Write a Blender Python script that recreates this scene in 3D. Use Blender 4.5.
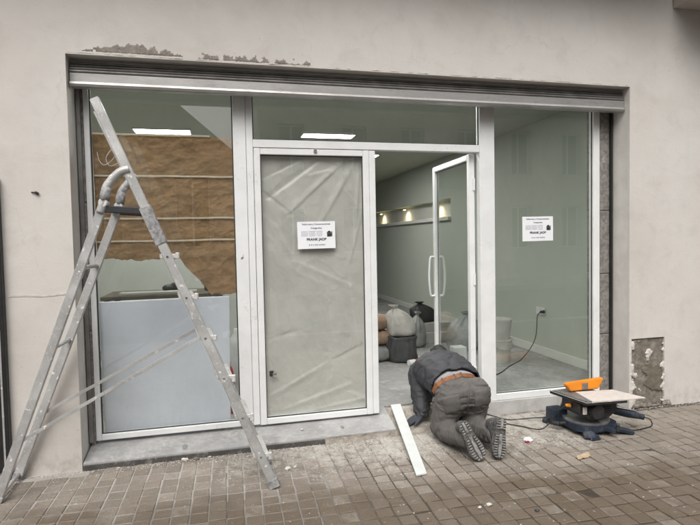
import bpy, bmesh, math, random
import numpy as np
from mathutils import Vector, Matrix, noise
from mathutils.bvhtree import BVHTree

random.seed(7)
rng = np.random.default_rng(11)
scene = bpy.context.scene
COL = scene.collection
for o in list(bpy.data.objects):
    bpy.data.objects.remove(o)

# ------------------------------------------------------------------ camera
F = 525.0                                   # focal length in photo pixels (700 wide)
YAW, PITCH, ROLL = [math.radians(a) for a in (13.704, 2.419, 1.126)]
CAM = Vector((0.0, -3.776, 1.5))
_f = Vector((math.sin(YAW) * math.cos(PITCH), math.cos(YAW) * math.cos(PITCH), -math.sin(PITCH)))
_r0 = Vector((math.cos(YAW), -math.sin(YAW), 0))
_u0 = _r0.cross(_f)
_r = _r0 * math.cos(ROLL) - _u0 * math.sin(ROLL)
_u = _r0 * math.sin(ROLL) + _u0 * math.cos(ROLL)
cd = bpy.data.cameras.new('camera')
cam = bpy.data.objects.new('camera', cd)
COL.objects.link(cam)
M3 = Matrix((_r, _u, -_f)).transposed()
cam.matrix_world = Matrix.Translation(CAM) @ M3.to_4x4()
cd.sensor_fit = 'HORIZONTAL'
cd.sensor_width = 36.0
cd.lens = 36.0 * F / 700.0
cd.clip_start = 0.05
cd.clip_end = 2000
scene.camera = cam

# ------------------------------------------------------------------ sky, sun, exposure
SUN_EL, SUN_AZ = math.radians(52), math.radians(202)
world = bpy.data.worlds.new('World')
scene.world = world
world.use_nodes = True
wn = world.node_tree
wn.nodes.clear()
wo = wn.nodes.new('ShaderNodeOutputWorld')
bg = wn.nodes.new('ShaderNodeBackground')
sk = wn.nodes.new('ShaderNodeTexSky')
hs = wn.nodes.new('ShaderNodeHueSaturation')
sk.sky_type = 'NISHITA'
sk.sun_disc = False
sk.sun_elevation = SUN_EL
sk.sun_rotation = SUN_AZ
sk.air_density = 1.6
sk.dust_density = 6.0
sk.ozone_density = 1.0
hs.inputs['Saturation'].default_value = 0.22
bg.inputs['Strength'].default_value = 0.15
wn.links.new(sk.outputs[0], hs.inputs['Color'])
wn.links.new(hs.outputs[0], bg.inputs['Color'])
wn.links.new(bg.outputs[0], wo.inputs[0])

sd = bpy.data.lights.new('sun', 'SUN')
sun = bpy.data.objects.new('sun', sd)
COL.objects.link(sun)
sd.energy = 0.9
sd.angle = math.radians(45)
sd.color = (1.0, 0.965, 0.92)
sdir = Vector((math.sin(SUN_AZ) * math.cos(SUN_EL), math.cos(SUN_AZ) * math.cos(SUN_EL), math.sin(SUN_EL)))
sun.rotation_euler = sdir.to_track_quat('Z', 'Y').to_euler()
sun.location = (-3, -14, 14)

scene.view_settings.view_transform = 'Standard'
scene.view_settings.look = 'None'
scene.view_settings.exposure = 0.38
scene.view_settings.gamma = 1.0
scene.view_settings.use_curve_mapping = False
scene.render.engine = 'CYCLES'
scene.cycles.max_bounces = 6
scene.cycles.diffuse_bounces = 3
scene.cycles.glossy_bounces = 4
scene.cycles.transparent_max_bounces = 16


# ------------------------------------------------------------------ pixel helpers
def pray(px):
    return _f + _r * ((px[0] - 350) / F) - _u * ((px[1] - 262.5) / F)


def on_y(px, y):
    d = pray(px)
    return CAM + d * ((y - CAM.y) / d.y)


def on_z(px, z=0.0):
    d = pray(px)
    return CAM + d * ((z - CAM.z) / d.z)


def on_x(px, x):
    d = pray(px)
    return CAM + d * ((x - CAM.x) / d.x)


def on_v(px, a, b):
    """on the upright plane through ground points a and b"""
    n = Vector((-(b[1] - a[1]), b[0] - a[0], 0))
    d = pray(px)
    return CAM + d * ((n.x * (a[0] - CAM.x) + n.y * (a[1] - CAM.y)) / (n.x * d.x + n.y * d.y))


def to_px(p):
    d = Vector(p) - CAM
    z = d.dot(_f)
    return 350 + F * d.dot(_r) / z, 262.5 - F * d.dot(_u) / z, z


# ------------------------------------------------------------------ materials
class NT:
    def __init__(s, name):
        s.m = bpy.data.materials.new(name)
        s.m.use_nodes = True
        s.t = s.m.node_tree
        s.t.nodes.clear()
        s.out = s.t.nodes.new('ShaderNodeOutputMaterial')

    def n(s, typ, ins=None, **props):
        nd = s.t.nodes.new('ShaderNode' + typ)
        for k, v in props.items():
            setattr(nd, k, v)
        for k, v in (ins or {}).items():
            sock = nd.inputs[k]
            if isinstance(v, bpy.types.NodeSocket):
                s.t.links.new(v, sock)
            else:
                if isinstance(v, tuple) and len(v) == 3 and sock.type == 'RGBA':
                    v = v + (1.0,)
                sock.default_value = v
        return nd

    def pos(s, scale=(1, 1, 1), rot=(0, 0, 0)):
        g = s.n('NewGeometry')
        return s.n('Mapping', {'Vector': g.outputs['Position'], 'Scale': scale, 'Rotation': rot}).outputs[0]

    def noise(s, vec, scale, detail=4.0, rough=0.55, dist=0.0):
        return s.n('TexNoise', {'Vector': vec, 'Scale': scale, 'Detail': detail, 'Roughness': rough, 'Distortion': dist}).outputs['Fac']

    def ramp(s, fac, lo, hi, a=0.0, b=1.0):
        return s.n('MapRange', {'Value': fac, 'From Min': lo, 'From Max': hi, 'To Min': a, 'To Max': b},
                   interpolation_type='SMOOTHSTEP').outputs[0]

    def math(s, op, a, b=0.0, c=0.0):
        nd = s.n('Math', operation=op)
        for i, v in enumerate((a, b, c)):
            if isinstance(v, bpy.types.NodeSocket):
                s.t.links.new(v, nd.inputs[i])
            else:
                nd.inputs[i].default_value = v
        return nd.outputs[0]

    def mix(s, fac, a, b):
        nd = s.n('Mix', data_type='RGBA')
        for sock, v in ((nd.inputs['Factor'], fac), (nd.inputs[6], a), (nd.inputs[7], b)):
            if isinstance(v, bpy.types.NodeSocket):
                s.t.links.new(v, sock)
            else:
                sock.default_value = v + (1.0,) if isinstance(v, tuple) else v
        return nd.outputs[2]

    def bump(s, h, strength=0.3, dist=0.01, normal=None):
        ins = {'Height': h, 'Strength': strength, 'Distance': dist}
        if normal is not None:
            ins['Normal'] = normal
        return s.n('Bump', ins).outputs[0]

    def bsdf(s, col, rough=0.7, metal=0.0, normal=None, **ins):
        d = {'Base Color': col, 'Roughness': rough, 'Metallic': metal}
        if normal is not None:
            d['Normal'] = normal
        for k, v in ins.items():
            d[k.replace('_', ' ')] = v
        p = s.n('BsdfPrincipled', d)
        s.t.links.new(p.outputs[0], s.out.inputs['Surface'])
        return p

    def surf(s, sock):
        s.t.links.new(sock, s.out.inputs['Surface'])


def simple(name, c1, c2=None, scale=12.0, rough=0.6, rough2=None, metal=0.0, bump=0.15, bscale=60.0, bdist=0.004,
           dust=0.0, dustc=(0.55, 0.53, 0.49), dscale=9.0, stretch=(1, 1, 1), **ins):
    m = NT(name)
    v = m.pos(stretch)
    n1 = m.noise(v, scale, 5.0, 0.6)
    col = m.mix(m.ramp(n1, 0.32, 0.68), c1, c2 or tuple(x * 0.8 for x in c1))
    ro = m.ramp(n1, 0.3, 0.7, rough, rough if rough2 is None else rough2)
    if dust > 0:
        d = m.ramp(m.math('ADD', m.math('MULTIPLY', m.noise(v, dscale, 6.0, 0.7), 0.6), m.math('MULTIPLY', m.noise(v, dscale * 7, 3.0, 0.6), 0.4)),
                   0.60 - 0.32 * dust, 0.80 - 0.2 * dust)
        col = m.mix(m.math('MULTIPLY', d, 0.8), col, dustc)
        ro = m.math('MAXIMUM', ro, m.math('MULTIPLY', d, 0.85))
    nrm = m.bump(m.noise(v, bscale, 5.0, 0.6), bump, bdist) if bump > 0 else None
    m.bsdf(col, ro, metal, nrm, **ins)
    return m.m


MAT = {}


def mk_wall():
    m = NT('wall_plaster')
    v = m.pos()
    big = m.noise(v, 0.9, 5.0, 0.6, 0.4)
    mid = m.noise(v, 5.0, 6.0, 0.65, 0.3)
    fine = m.noise(v, 70.0, 4.0, 0.6)
    streak = m.noise(m.pos((5.0, 5.0, 0.5)), 1.3, 5.0, 0.6)
    col = m.mix(m.ramp(big, 0.3, 0.7), (0.54, 0.508, 0.472), (0.605, 0.58, 0.548))
    col = m.mix(m.math('MULTIPLY', m.ramp(mid, 0.48, 0.75), 0.42), col, (0.45, 0.425, 0.395))
    col = m.mix(m.math('MULTIPLY', m.ramp(streak, 0.56, 0.8), 0.22), col, (0.40, 0.36, 0.32))
    sp = m.sp = m.n('SeparateXYZ', {'Vector': v})
    z = sp.outputs[2]
    # splash of dust and dirt along the foot of the wall
    low = m.math('MULTIPLY', m.ramp(z, 0.35, 0.0), m.ramp(m.noise(v, 9.0, 6.0, 0.7), 0.42, 0.7))
    col = m.mix(m.math('MULTIPLY', low, 0.5), col, (0.33, 0.28, 0.23))
    # small pits
    pit = m.ramp(m.noise(v, 38.0, 2.0, 0.5), 0.74, 0.78)
    col = m.mix(m.math('MULTIPLY', pit, 0.35), col, (0.25, 0.22, 0.2))
    trow = m.noise(m.pos((1.0, 1.0, 1.9), (0, 0.5, 0)), 3.0, 5.0, 0.6, 0.9)
    col = m.mix(m.math('MULTIPLY', m.ramp(trow, 0.50, 0.72), 0.20), col, (0.66, 0.64, 0.605))
    ve = m.n('TexVoronoi', {'Vector': m.n('VectorMath', {0: v, 1: m.n('VectorMath', {0: m.n('TexNoise', {'Vector': v, 'Scale': 5.0, 'Detail': 4.0}).outputs['Color'], 3: 0.28}, operation='SCALE').outputs[0]}, operation='ADD').outputs[0], 'Scale': 1.1}, feature='DISTANCE_TO_EDGE').outputs['Distance']
    crack = m.math('MULTIPLY', m.ramp(ve, 0.0045, 0.001), m.ramp(big, 0.52, 0.60))
    col = m.mix(m.math('MULTIPLY', crack, 0.14), col, (0.30, 0.27, 0.24))
    h = m.math('ADD', m.math('MULTIPLY', fine, 0.35), m.math('ADD', m.math('ADD', mid, m.math('MULTIPLY', trow, 0.8)), m.math('MULTIPLY', pit, -0.5)))
    m.bsdf(col, 0.9, 0, m.bump(h, 0.5, 0.007))
    return m.m


MAT['wall'] = mk_wall()
MAT['reveal'] = simple('reveal_plaster', (0.60, 0.575, 0.545), (0.52, 0.495, 0.47), 7, 0.9, bump=0.3, bscale=40, dust=0.25)
MAT['mortar'] = simple('rough_mortar', (0.23, 0.205, 0.17), (0.14, 0.12, 0.10), 22, 0.95, bump=0.9, bscale=70, bdist=0.008, dust=0.35, dustc=(0.46, 0.43, 0.39), dscale=16)
MAT['old_mortar'] = simple('old_mortar', (0.30, 0.27, 0.235), (0.15, 0.132, 0.115), 14, 0.95, bump=0.6, bscale=70, bdist=0.006, dust=0.42, dustc=(0.46, 0.43, 0.395), dscale=14)
MAT['mortar_wet'] = simple('damp_mortar', (0.165, 0.148, 0.115), (0.125, 0.11, 0.085), 18, 0.9, bump=0.6, bscale=90, bdist=0.005)
MAT['plaster_white'] = simple('broken_plaster', (0.62, 0.59, 0.55), (0.50, 0.47, 0.43), 25, 0.95, bump=0.6, bscale=60)
MAT['stone'] = simple('granite_jamb', (0.27, 0.255, 0.235), (0.15, 0.14, 0.13), 30, 0.85, bump=0.7, bscale=55, bdist=0.006, dust=0.25)
MAT['slab'] = simple('threshold_stone', (0.36, 0.36, 0.36), (0.27, 0.268, 0.265), 5, 0.75, bump=0.3, bscale=50, dust=0.5, dustc=(0.50, 0.49, 0.475), dscale=4)
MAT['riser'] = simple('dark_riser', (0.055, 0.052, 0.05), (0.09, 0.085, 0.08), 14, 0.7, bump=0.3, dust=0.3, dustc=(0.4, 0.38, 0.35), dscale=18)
MAT['riser_smear'] = simple('grey_cement_smear', (0.20, 0.20, 0.20), (0.26, 0.26, 0.255), 20, 0.9, bump=0.3)
MAT['concrete'] = simple('rough_concrete', (0.33, 0.30, 0.26), (0.22, 0.195, 0.165), 15, 0.95, bump=0.8, bscale=45, bdist=0.008, dust=0.4, dustc=(0.5, 0.48, 0.44), dscale=10)
MAT['base'] = simple('sill_concrete', (0.46, 0.455, 0.44), (0.36, 0.355, 0.34), 8, 0.85, bump=0.3, dust=0.3)
MAT['white_alu'] = simple('white_lacquered_aluminium', (0.78, 0.79, 0.79), (0.72, 0.73, 0.73), 6, 0.38, 0.5, bump=0.05, bscale=30, dust=0.16, dustc=(0.52, 0.51, 0.48), dscale=7)
MAT['gasket'] = simple('black_gasket', (0.03, 0.03, 0.03), None, 12, 0.6, bump=0)
def mk_alu():
    m = NT('spattered_aluminium')
    v = m.pos()
    n1 = m.noise(v, 14.0, 5.0, 0.65)
    col = m.mix(m.ramp(n1, 0.35, 0.65), (0.54, 0.54, 0.535), (0.40, 0.40, 0.395))
    scr = m.ramp(m.noise(m.pos((30, 30, 6)), 4.0, 4.0, 0.6), 0.60, 0.72)
    col = m.mix(m.math('MULTIPLY', scr, 0.5), col, (0.22, 0.22, 0.22))
    haze = m.ramp(m.noise(v, 7.0, 6.0, 0.7), 0.45, 0.7)
    spl = m.math('MAXIMUM', m.ramp(m.noise(v, 34.0, 4.0, 0.65), 0.62, 0.655), m.ramp(m.noise(v, 100.0, 3.0, 0.6), 0.65, 0.68))
    d = m.math('MAXIMUM', m.math('MULTIPLY', haze, 0.45), spl)
    col = m.mix(d, col, (0.70, 0.69, 0.67))
    m.bsdf(col, m.math('ADD', 0.42, m.math('MULTIPLY', d, 0.45)), m.math('MULTIPLY', m.math('SUBTRACT', 1.0, d), 0.5), m.bump(m.math('ADD', m.math('MULTIPLY', spl, 1.0), m.math('MULTIPLY', n1, 0.2)), 0.3, 0.004))
    return m.m


MAT['alu'] = mk_alu()
MAT['alu_tread'] = simple('plaster_covered_tread', (0.55, 0.55, 0.54), (0.45, 0.45, 0.44), 25, 0.6, metal=0.3, bump=0.3, bscale=50, dust=0.8, dustc=(0.72, 0.71, 0.68), dscale=14)
MAT['tape_grey'] = simple('grey_tape', (0.16, 0.16, 0.165), (0.36, 0.36, 0.36), 40, 0.6, bump=0.3)
MAT['black_plastic'] = simple('black_plastic', (0.022, 0.022, 0.024), (0.035, 0.035, 0.037), 20, 0.5, bump=0.1, dust=0.12, dustc=(0.25, 0.24, 0.22))
MAT['shutter_bar'] = simple('shutter_bottom_bar', (0.52, 0.51, 0.50), (0.38, 0.37, 0.36), 5, 0.36, 0.55, metal=0.7, bump=0.15, bscale=30, dust=0.45, dustc=(0.34, 0.32, 0.30), dscale=6, stretch=(0.6, 1, 2))
MAT['shutter_slat'] = simple('dirty_shutter_slat', (0.27, 0.26, 0.25), (0.18, 0.175, 0.17), 8, 0.5, metal=0.4, bump=0.15, dust=0.15, dustc=(0.2, 0.19, 0.17))


def mk_glass(name, tint=(0.965, 0.98, 0.97), dirt=0.05, f0=0.06):
    m = NT(name)
    lw = m.n('LayerWeight', {'Blend': 0.5}).outputs['Facing']
    fr = m.math('ADD', f0, m.math('MULTIPLY', m.math('POWER', lw, 5.0), 1.0 - f0))
    tr = m.n('BsdfTransparent', {'Color': tint})
    gl = m.n('BsdfGlossy', {'Color': (1, 1, 1), 'Roughness': 0.004})
    a = m.n('MixShader', {0: fr, 1: tr.outputs[0], 2: gl.outputs[0]})
    v = m.pos()
    sm = m.ramp(m.noise(m.pos((1.0, 1.0, 0.5)), 2.2, 6.0, 0.7, 0.8), 0.45, 0.8)
    spk = m.ramp(m.noise(v, 55.0, 3.0, 0.6), 0.68, 0.8)
    d = m.math('ADD', m.math('MULTIPLY', sm, dirt), m.math('MULTIPLY', spk, dirt * 0.9))
    df = m.n('BsdfDiffuse', {'Color': (0.62, 0.62, 0.59)})
    b = m.n('MixShader', {0: d, 1: a.outputs[0], 2: df.outputs[0]})
    m.surf(b.outputs[0])
    return m.m


MAT['glass'] = mk_glass('window_glass')
MAT['glass_door'] = mk_glass('door_glass', dirt=0.03)


def mk_pavers(name, joint=False):
    m = NT(name)
    v = m.pos((1, 1, 1))
    sp = m.n('SeparateXYZ', {'Vector': v})
    X, Y = sp.outputs[0], sp.outputs[1]
    rot = m.pos((10, 10, 0), (0, 0, math.radians(1.0)))
    fl = m.n('VectorMath', {0: rot}, operation='FLOOR').outputs[0]
    cell = m.n('TexWhiteNoise', {'Vector': fl}, noise_dimensions='3D').outputs['Value']
    n1 = m.noise(v, 2.3, 6.0, 0.65, 0.4)
    n2 = m.noise(v, 13.0, 6.0, 0.7, 0.2)
    n3 = m.noise(v, 60.0, 5.0, 0.65)
    if joint:
        col = m.mix(n2, (0.075, 0.061, 0.048), (0.048, 0.038, 0.030))  # dark colour stands in for shade the shallow joints lack
    else:
        col = m.mix(cell, (0.195, 0.168, 0.138), (0.27, 0.235, 0.198))
        col = m.mix(m.math('MULTIPLY', m.ramp(n3, 0.4, 0.7), 0.5), col, (0.15, 0.125, 0.10))
        col = m.mix(m.math('MULTIPLY', m.ramp(n2, 0.50, 0.72), 0.55), col, (0.125, 0.10, 0.078))
    # washed wet strip along the street side of the pavement
    edge = m.math('ADD', m.math('ADD', Y, m.math('MULTIPLY', X, 0.10)), m.math('MULTIPLY', m.math('SUBTRACT', n1, 0.5), 0.75))
    wet = m.ramp(edge, -0.55, -0.85)
    col = m.mix(m.math('MULTIPLY', wet, 0.9), col, m.mix(0.15, (0.045, 0.033, 0.023), col) if joint else m.mix(m.math('MULTIPLY', cell, 0.18), (0.105, 0.076, 0.049), col))
    # plaster dust trodden out of the doorway
    dn = m.math('ADD', m.math('MULTIPLY', n1, 0.26), m.math('ADD', m.math('MULTIPLY', n2, 0.38), m.math('MULTIPLY', n3, 0.36)))
    near = m.ramp(Y, -1.0, -0.12)
    cx = m.math('SUBTRACT', 1.0, m.ramp(m.math('ABSOLUTE', m.math('SUBTRACT', X, 1.6)), 0.8, 2.4))
    pw = m.math('MULTIPLY', near, m.math('ADD', 0.25, m.math('MULTIPLY', cx, 0.75)))
    dust = m.ramp(m.math('ADD', dn, m.math('MULTIPLY', pw, 0.145)), 0.555, 0.70)
    dust = m.math('MULTIPLY', dust, m.math('SUBTRACT', 1.0, m.math('MULTIPLY', wet, 0.82)))
    # a few pavers that keep a pale film
    film = m.math('MULTIPLY', m.ramp(cell, 0.84, 0.92), m.ramp(n2, 0.42, 0.60))
    dust = m.math('MAXIMUM', dust, m.math('MULTIPLY', film, 0.27))
    dust = m.math('MULTIPLY', dust, 0.95 if joint else 0.85)
    if joint:
        left = m.ramp(X, 1.0, 0.3)
        dust = m.math('MAXIMUM', m.math('MULTIPLY', dust, m.ramp(Y, -0.6, -0.25, 0.25, 0.85)), m.math('MULTIPLY', left, m.math('SUBTRACT', 0.78, m.math('MULTIPLY', wet, 0.4))))
    col = m.mix(dust, col, (0.45, 0.43, 0.395))
    # crumbs of white plaster trodden flat
    wf = m.math('MAXIMUM', m.math('MULTIPLY', m.ramp(m.noise(v, 34.0, 3.0, 0.6), 0.66, 0.70), m.ramp(n1, 0.42, 0.58)), m.math('MULTIPLY', m.ramp(m.noise(v, 110.0, 2.0, 0.5), 0.66, 0.70), m.math('ADD', 0.15, m.math('MULTIPLY', near, 0.35))))
    col = m.mix(m.math('MULTIPLY', wf, 0.8), col, (0.62, 0.60, 0.57))
    ro = m.math('SUBTRACT', 0.92, m.math('MULTIPLY', wet, m.math('MULTIPLY', m.math('SUBTRACT', 1.0, dust), 0.55)))
    h = m.math('ADD', m.math('MULTIPLY', n3, 0.7), n2)
    m.bsdf(col, ro, 0, m.bump(h, 0.6, 0.008))
    return m.m


MAT['paver'] = mk_pavers('pavement_paver')
MAT['joint'] = mk_pavers('paver_joint_sand', True)
MAT['asphalt'] = simple('asphalt', (0.055, 0.055, 0.056), (0.04, 0.04, 0.042), 30, 0.9, bump=0.5, bscale=120)
MAT['kerb'] = simple('kerb_granite', (0.33, 0.32, 0.31), (0.25, 0.245, 0.24), 20, 0.85, bump=0.4)
MAT['ground'] = simple('far_ground', (0.12, 0.115, 0.1), (0.09, 0.085, 0.075), 2, 0.95, bump=0.2)
MAT['in_wall'] = simple('grey_green_paint', (0.455, 0.488, 0.43), (0.435, 0.468, 0.41), 1.5, 0.7, bump=0.1, bscale=60)
MAT['in_white'] = simple('interior_white_paint', (0.62, 0.63, 0.59), (0.58, 0.59, 0.55), 3, 0.7, bump=0.05)
MAT['in_ceil'] = simple('ceiling_paint', (0.42, 0.44, 0.385), (0.40, 0.42, 0.365), 2, 0.85, bump=0.05)
MAT['in_floor'] = simple('dusty_shop_floor', (0.27, 0.27, 0.265), (0.20, 0.20, 0.195), 4, 0.7, bump=0.15, dust=0.5, dustc=(0.42, 0.41, 0.40), dscale=3)
MAT['film'] = simple('crumpled_plastic_film', (0.56, 0.535, 0.51), (0.50, 0.478, 0.455), 5, 0.30, 0.45, bump=0.35, bscale=34, bdist=0.006)
MAT['kraft'] = simple('kraft_paper', (0.30, 0.185, 0.095), (0.22, 0.135, 0.068), 7, 0.8, bump=0.6, bscale=22, bdist=0.006, stretch=(1, 1, 1.6))
MAT['tape'] = simple('masking_tape', (0.60, 0.53, 0.42), (0.52, 0.45, 0.35), 30, 0.7, bump=0.1)
MAT['board'] = simple('white_panel', (0.655, 0.675, 0.755), (0.59, 0.61, 0.685), 2.2, 0.45, bump=0.1, dust=0.12, dustc=(0.48, 0.48, 0.47), dscale=14)
MAT['paper'] = simple('white_paper', (0.83, 0.84, 0.87), (0.80, 0.81, 0.84), 10, 0.7, bump=0.05)
MAT['ink'] = simple('black_print', (0.03, 0.03, 0.035), None, 10, 0.7, bump=0)
MAT['ink_grey'] = simple('grey_print', (0.25, 0.26, 0.28), (0.4, 0.41, 0.43), 200, 0.7, bump=0)
MAT['plank'] = simple('white_plank', (0.58, 0.605, 0.595), (0.53, 0.555, 0.545), 8, 0.5, bump=0.1, dust=0.1)
MAT['jacket'] = simple('charcoal_quilted_nylon', (0.043, 0.044, 0.050), (0.032, 0.033, 0.038), 16, 0.62, bump=0.35, bscale=45, bdist=0.006, dust=0.10, dustc=(0.16, 0.155, 0.15), dscale=16)
MAT['jacket_in'] = simple('jacket_lining', (0.012, 0.012, 0.013), None, 16, 0.8, bump=0)
MAT['trouser'] = simple('dusty_grey_denim', (0.125, 0.117, 0.109), (0.095, 0.089, 0.083), 6, 0.95, bump=0.35, bscale=320, bdist=0.002, dust=0.25, dustc=(0.17, 0.158, 0.147), dscale=6)
MAT['shirt'] = simple('grey_shirt', (0.36, 0.36, 0.37), (0.28, 0.28, 0.29), 15, 0.9, bump=0.3)
MAT['belt'] = simple('tan_leather_belt', (0.26, 0.10, 0.035), (0.19, 0.07, 0.026), 25, 0.55, bump=0.25, bscale=90)
MAT['skin'] = simple('skin', (0.36, 0.21, 0.15), (0.32, 0.18, 0.125), 30, 0.55, bump=0.1)
MAT['hair'] = simple('black_hair', (0.012, 0.011, 0.010), None, 60, 0.6, bump=0.5, bscale=220)
MAT['glove'] = simple('dark_work_glove', (0.05, 0.055, 0.07), (0.032, 0.035, 0.045), 30, 0.8, bump=0.4, bscale=120, dust=0.15, dustc=(0.2, 0.2, 0.2))
MAT['shoe'] = simple('grey_work_shoe', (0.06, 0.06, 0.062), (0.04, 0.04, 0.042), 25, 0.8, bump=0.3, dust=0.4, dustc=(0.34, 0.33, 0.31), dscale=14)
MAT['sole'] = simple('worn_rubber_sole', (0.10, 0.097, 0.093), (0.06, 0.058, 0.056), 45, 0.85, bump=0.5, bscale=120, dust=0.8, dustc=(0.50, 0.485, 0.46), dscale=34)
MAT['sole_base'] = simple('dark_rubber', (0.05, 0.048, 0.046), (0.08, 0.077, 0.073), 40, 0.9, bump=0.3, dust=0.45, dustc=(0.30, 0.29, 0.275), dscale=40)
MAT['saw_blue'] = simple('navy_cast_metal', (0.012, 0.021, 0.038), (0.018, 0.028, 0.047), 14, 0.5, bump=0.2, dust=0.32, dustc=(0.14, 0.14, 0.14), dscale=14)
MAT['saw_black'] = simple('black_saw_housing', (0.018, 0.018, 0.02), (0.03, 0.03, 0.032), 14, 0.5, bump=0.2, dust=0.22, dustc=(0.2, 0.19, 0.18), dscale=16)
MAT['saw_grey'] = simple('machined_turntable', (0.27, 0.27, 0.265), (0.19, 0.19, 0.185), 14, 0.5, metal=0.5, bump=0.2, dust=0.4, dustc=(0.42, 0.41, 0.39))
MAT['orange'] = simple('orange_plastic_guard', (0.80, 0.27, 0.012), (0.72, 0.23, 0.012), 9, 0.42, bump=0.08, dust=0.08, dustc=(0.65, 0.45, 0.25))
MAT['chrome'] = simple('bare_steel', (0.62, 0.62, 0.62), (0.5, 0.5, 0.5), 20, 0.25, metal=1.0, bump=0.05)
MAT['pale_board'] = simple('pale_cut_panel', (0.60, 0.545, 0.50), (0.52, 0.47, 0.43), 18, 0.8, bump=0.3, dust=0.3, dustc=(0.66, 0.63, 0.6))
MAT['cable'] = simple('black_cable', (0.02, 0.02, 0.02), None, 30, 0.5, bump=0, dust=0.1, dustc=(0.2, 0.2, 0.19))
MAT['sack_white'] = simple('white_woven_sack', (0.50, 0.49, 0.45), (0.38, 0.37, 0.34), 12, 0.85, bump=0.6, bscale=30, dust=0.2)
MAT['sack_brown'] = simple('brown_paper_sack', (0.30, 0.21, 0.14), (0.22, 0.15, 0.10), 8, 0.85, bump=0.4, bscale=25, dust=0.2)
MAT['tub'] = simple('charcoal_rubble_tub', (0.05, 0.052, 0.055), (0.075, 0.076, 0.078), 10, 0.7, bump=0.3, dust=0.25, dustc=(0.2, 0.2, 0.19))
MAT['black_bag'] = simple('black_bag', (0.012, 0.012, 0.013), (0.02, 0.02, 0.021), 9, 0.55, bump=0.5, bscale=25, bdist=0.01)
MAT['grey_bag'] = simple('grey_plastic_bag', (0.30, 0.31, 0.30), (0.20, 0.21, 0.20), 8, 0.4, bump=0.6, bscale=22, bdist=0.01)
MAT['carton'] = simple('pale_carton', (0.45, 0.45, 0.42), (0.38, 0.38, 0.355), 8, 0.8, bump=0.2)
MAT['red'] = simple('red_label', (0.45, 0.025, 0.04), (0.38, 0.02, 0.035), 10, 0.5, bump=0)
MAT['white_plastic'] = simple('white_plastic', (0.68, 0.69, 0.68), (0.62, 0.63, 0.62), 9, 0.45, bump=0.05, dust=0.1)
MAT['dark_wood'] = simple('dark_bench_wood', (0.12, 0.10, 0.07), (0.08, 0.065, 0.048), 12, 0.8, bump=0.3)
MAT['black_metal'] = simple('black_painted_metal', (0.012, 0.012, 0.013), (0.02, 0.02, 0.021), 12, 0.45, bump=0.15, dust=0.1, dustc=(0.14, 0.13, 0.12))
MAT['crumb'] = simple('plaster_crumb', (0.66, 0.64, 0.60), (0.48, 0.45, 0.41), 40, 0.95, bump=0.5)
MAT['beige'] = simple('beige_scrap', (0.48, 0.37, 0.25), (0.40, 0.30, 0.2), 20, 0.9, bump=0.4)
MAT['facing'] = simple('street_render', (0.40, 0.37, 0.33), (0.34, 0.31, 0.28), 2, 0.9, bump=0.2)
MAT['facing2'] = simple('street_brick', (0.46, 0.42, 0.37), (0.38, 0.34, 0.30), 2, 0.9, bump=0.2)
MAT['roof'] = simple('roof_tile', (0.22, 0.12, 0.08), (0.16, 0.09, 0.06), 6, 0.9, bump=0.4)
MAT['dark_pane'] = simple('dark_window', (0.03, 0.035, 0.04), None, 5, 0.15, bump=0)
MAT['soffit'] = simple('balcony_render', (0.50, 0.46, 0.42), (0.42, 0.385, 0.35), 4, 0.9, bump=0.3)


def mk_emit(name, col, s):
    m = NT(name)
    m.surf(m.n('Emission', {'Color': col, 'Strength': s}).outputs[0])
    return m.m


MAT['lamp'] = mk_emit('lit_panel', (1.0, 0.99, 0.95), 36.0)
MAT['spot'] = mk_emit('lit_spot', (1.0, 0.82, 0.52), 14.0)


# ------------------------------------------------------------------ object helpers
WPOS = {}


def link(o, parent=None, wpos=(0, 0, 0)):
    COL.objects.link(o)
    w = Vector(wpos)
    WPOS[o.name] = w
    if parent is not None:
        o.parent = parent
        o.location = w - WPOS[parent.name]
    else:
        o.location = w
    return o


def tag(o, label, cat, group=None):
    o['label'] = label
    o['category'] = cat
    if group:
        o['group'] = group
    return o


def empty(name, loc, label, cat, group=None):
    o = bpy.data.objects.new(name, None)
    o.empty_display_size = 0.1
    link(o, None, loc)
    return tag(o, label, cat, group)


def structure(o):
    o['kind'] = 'structure'
    return o


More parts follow.
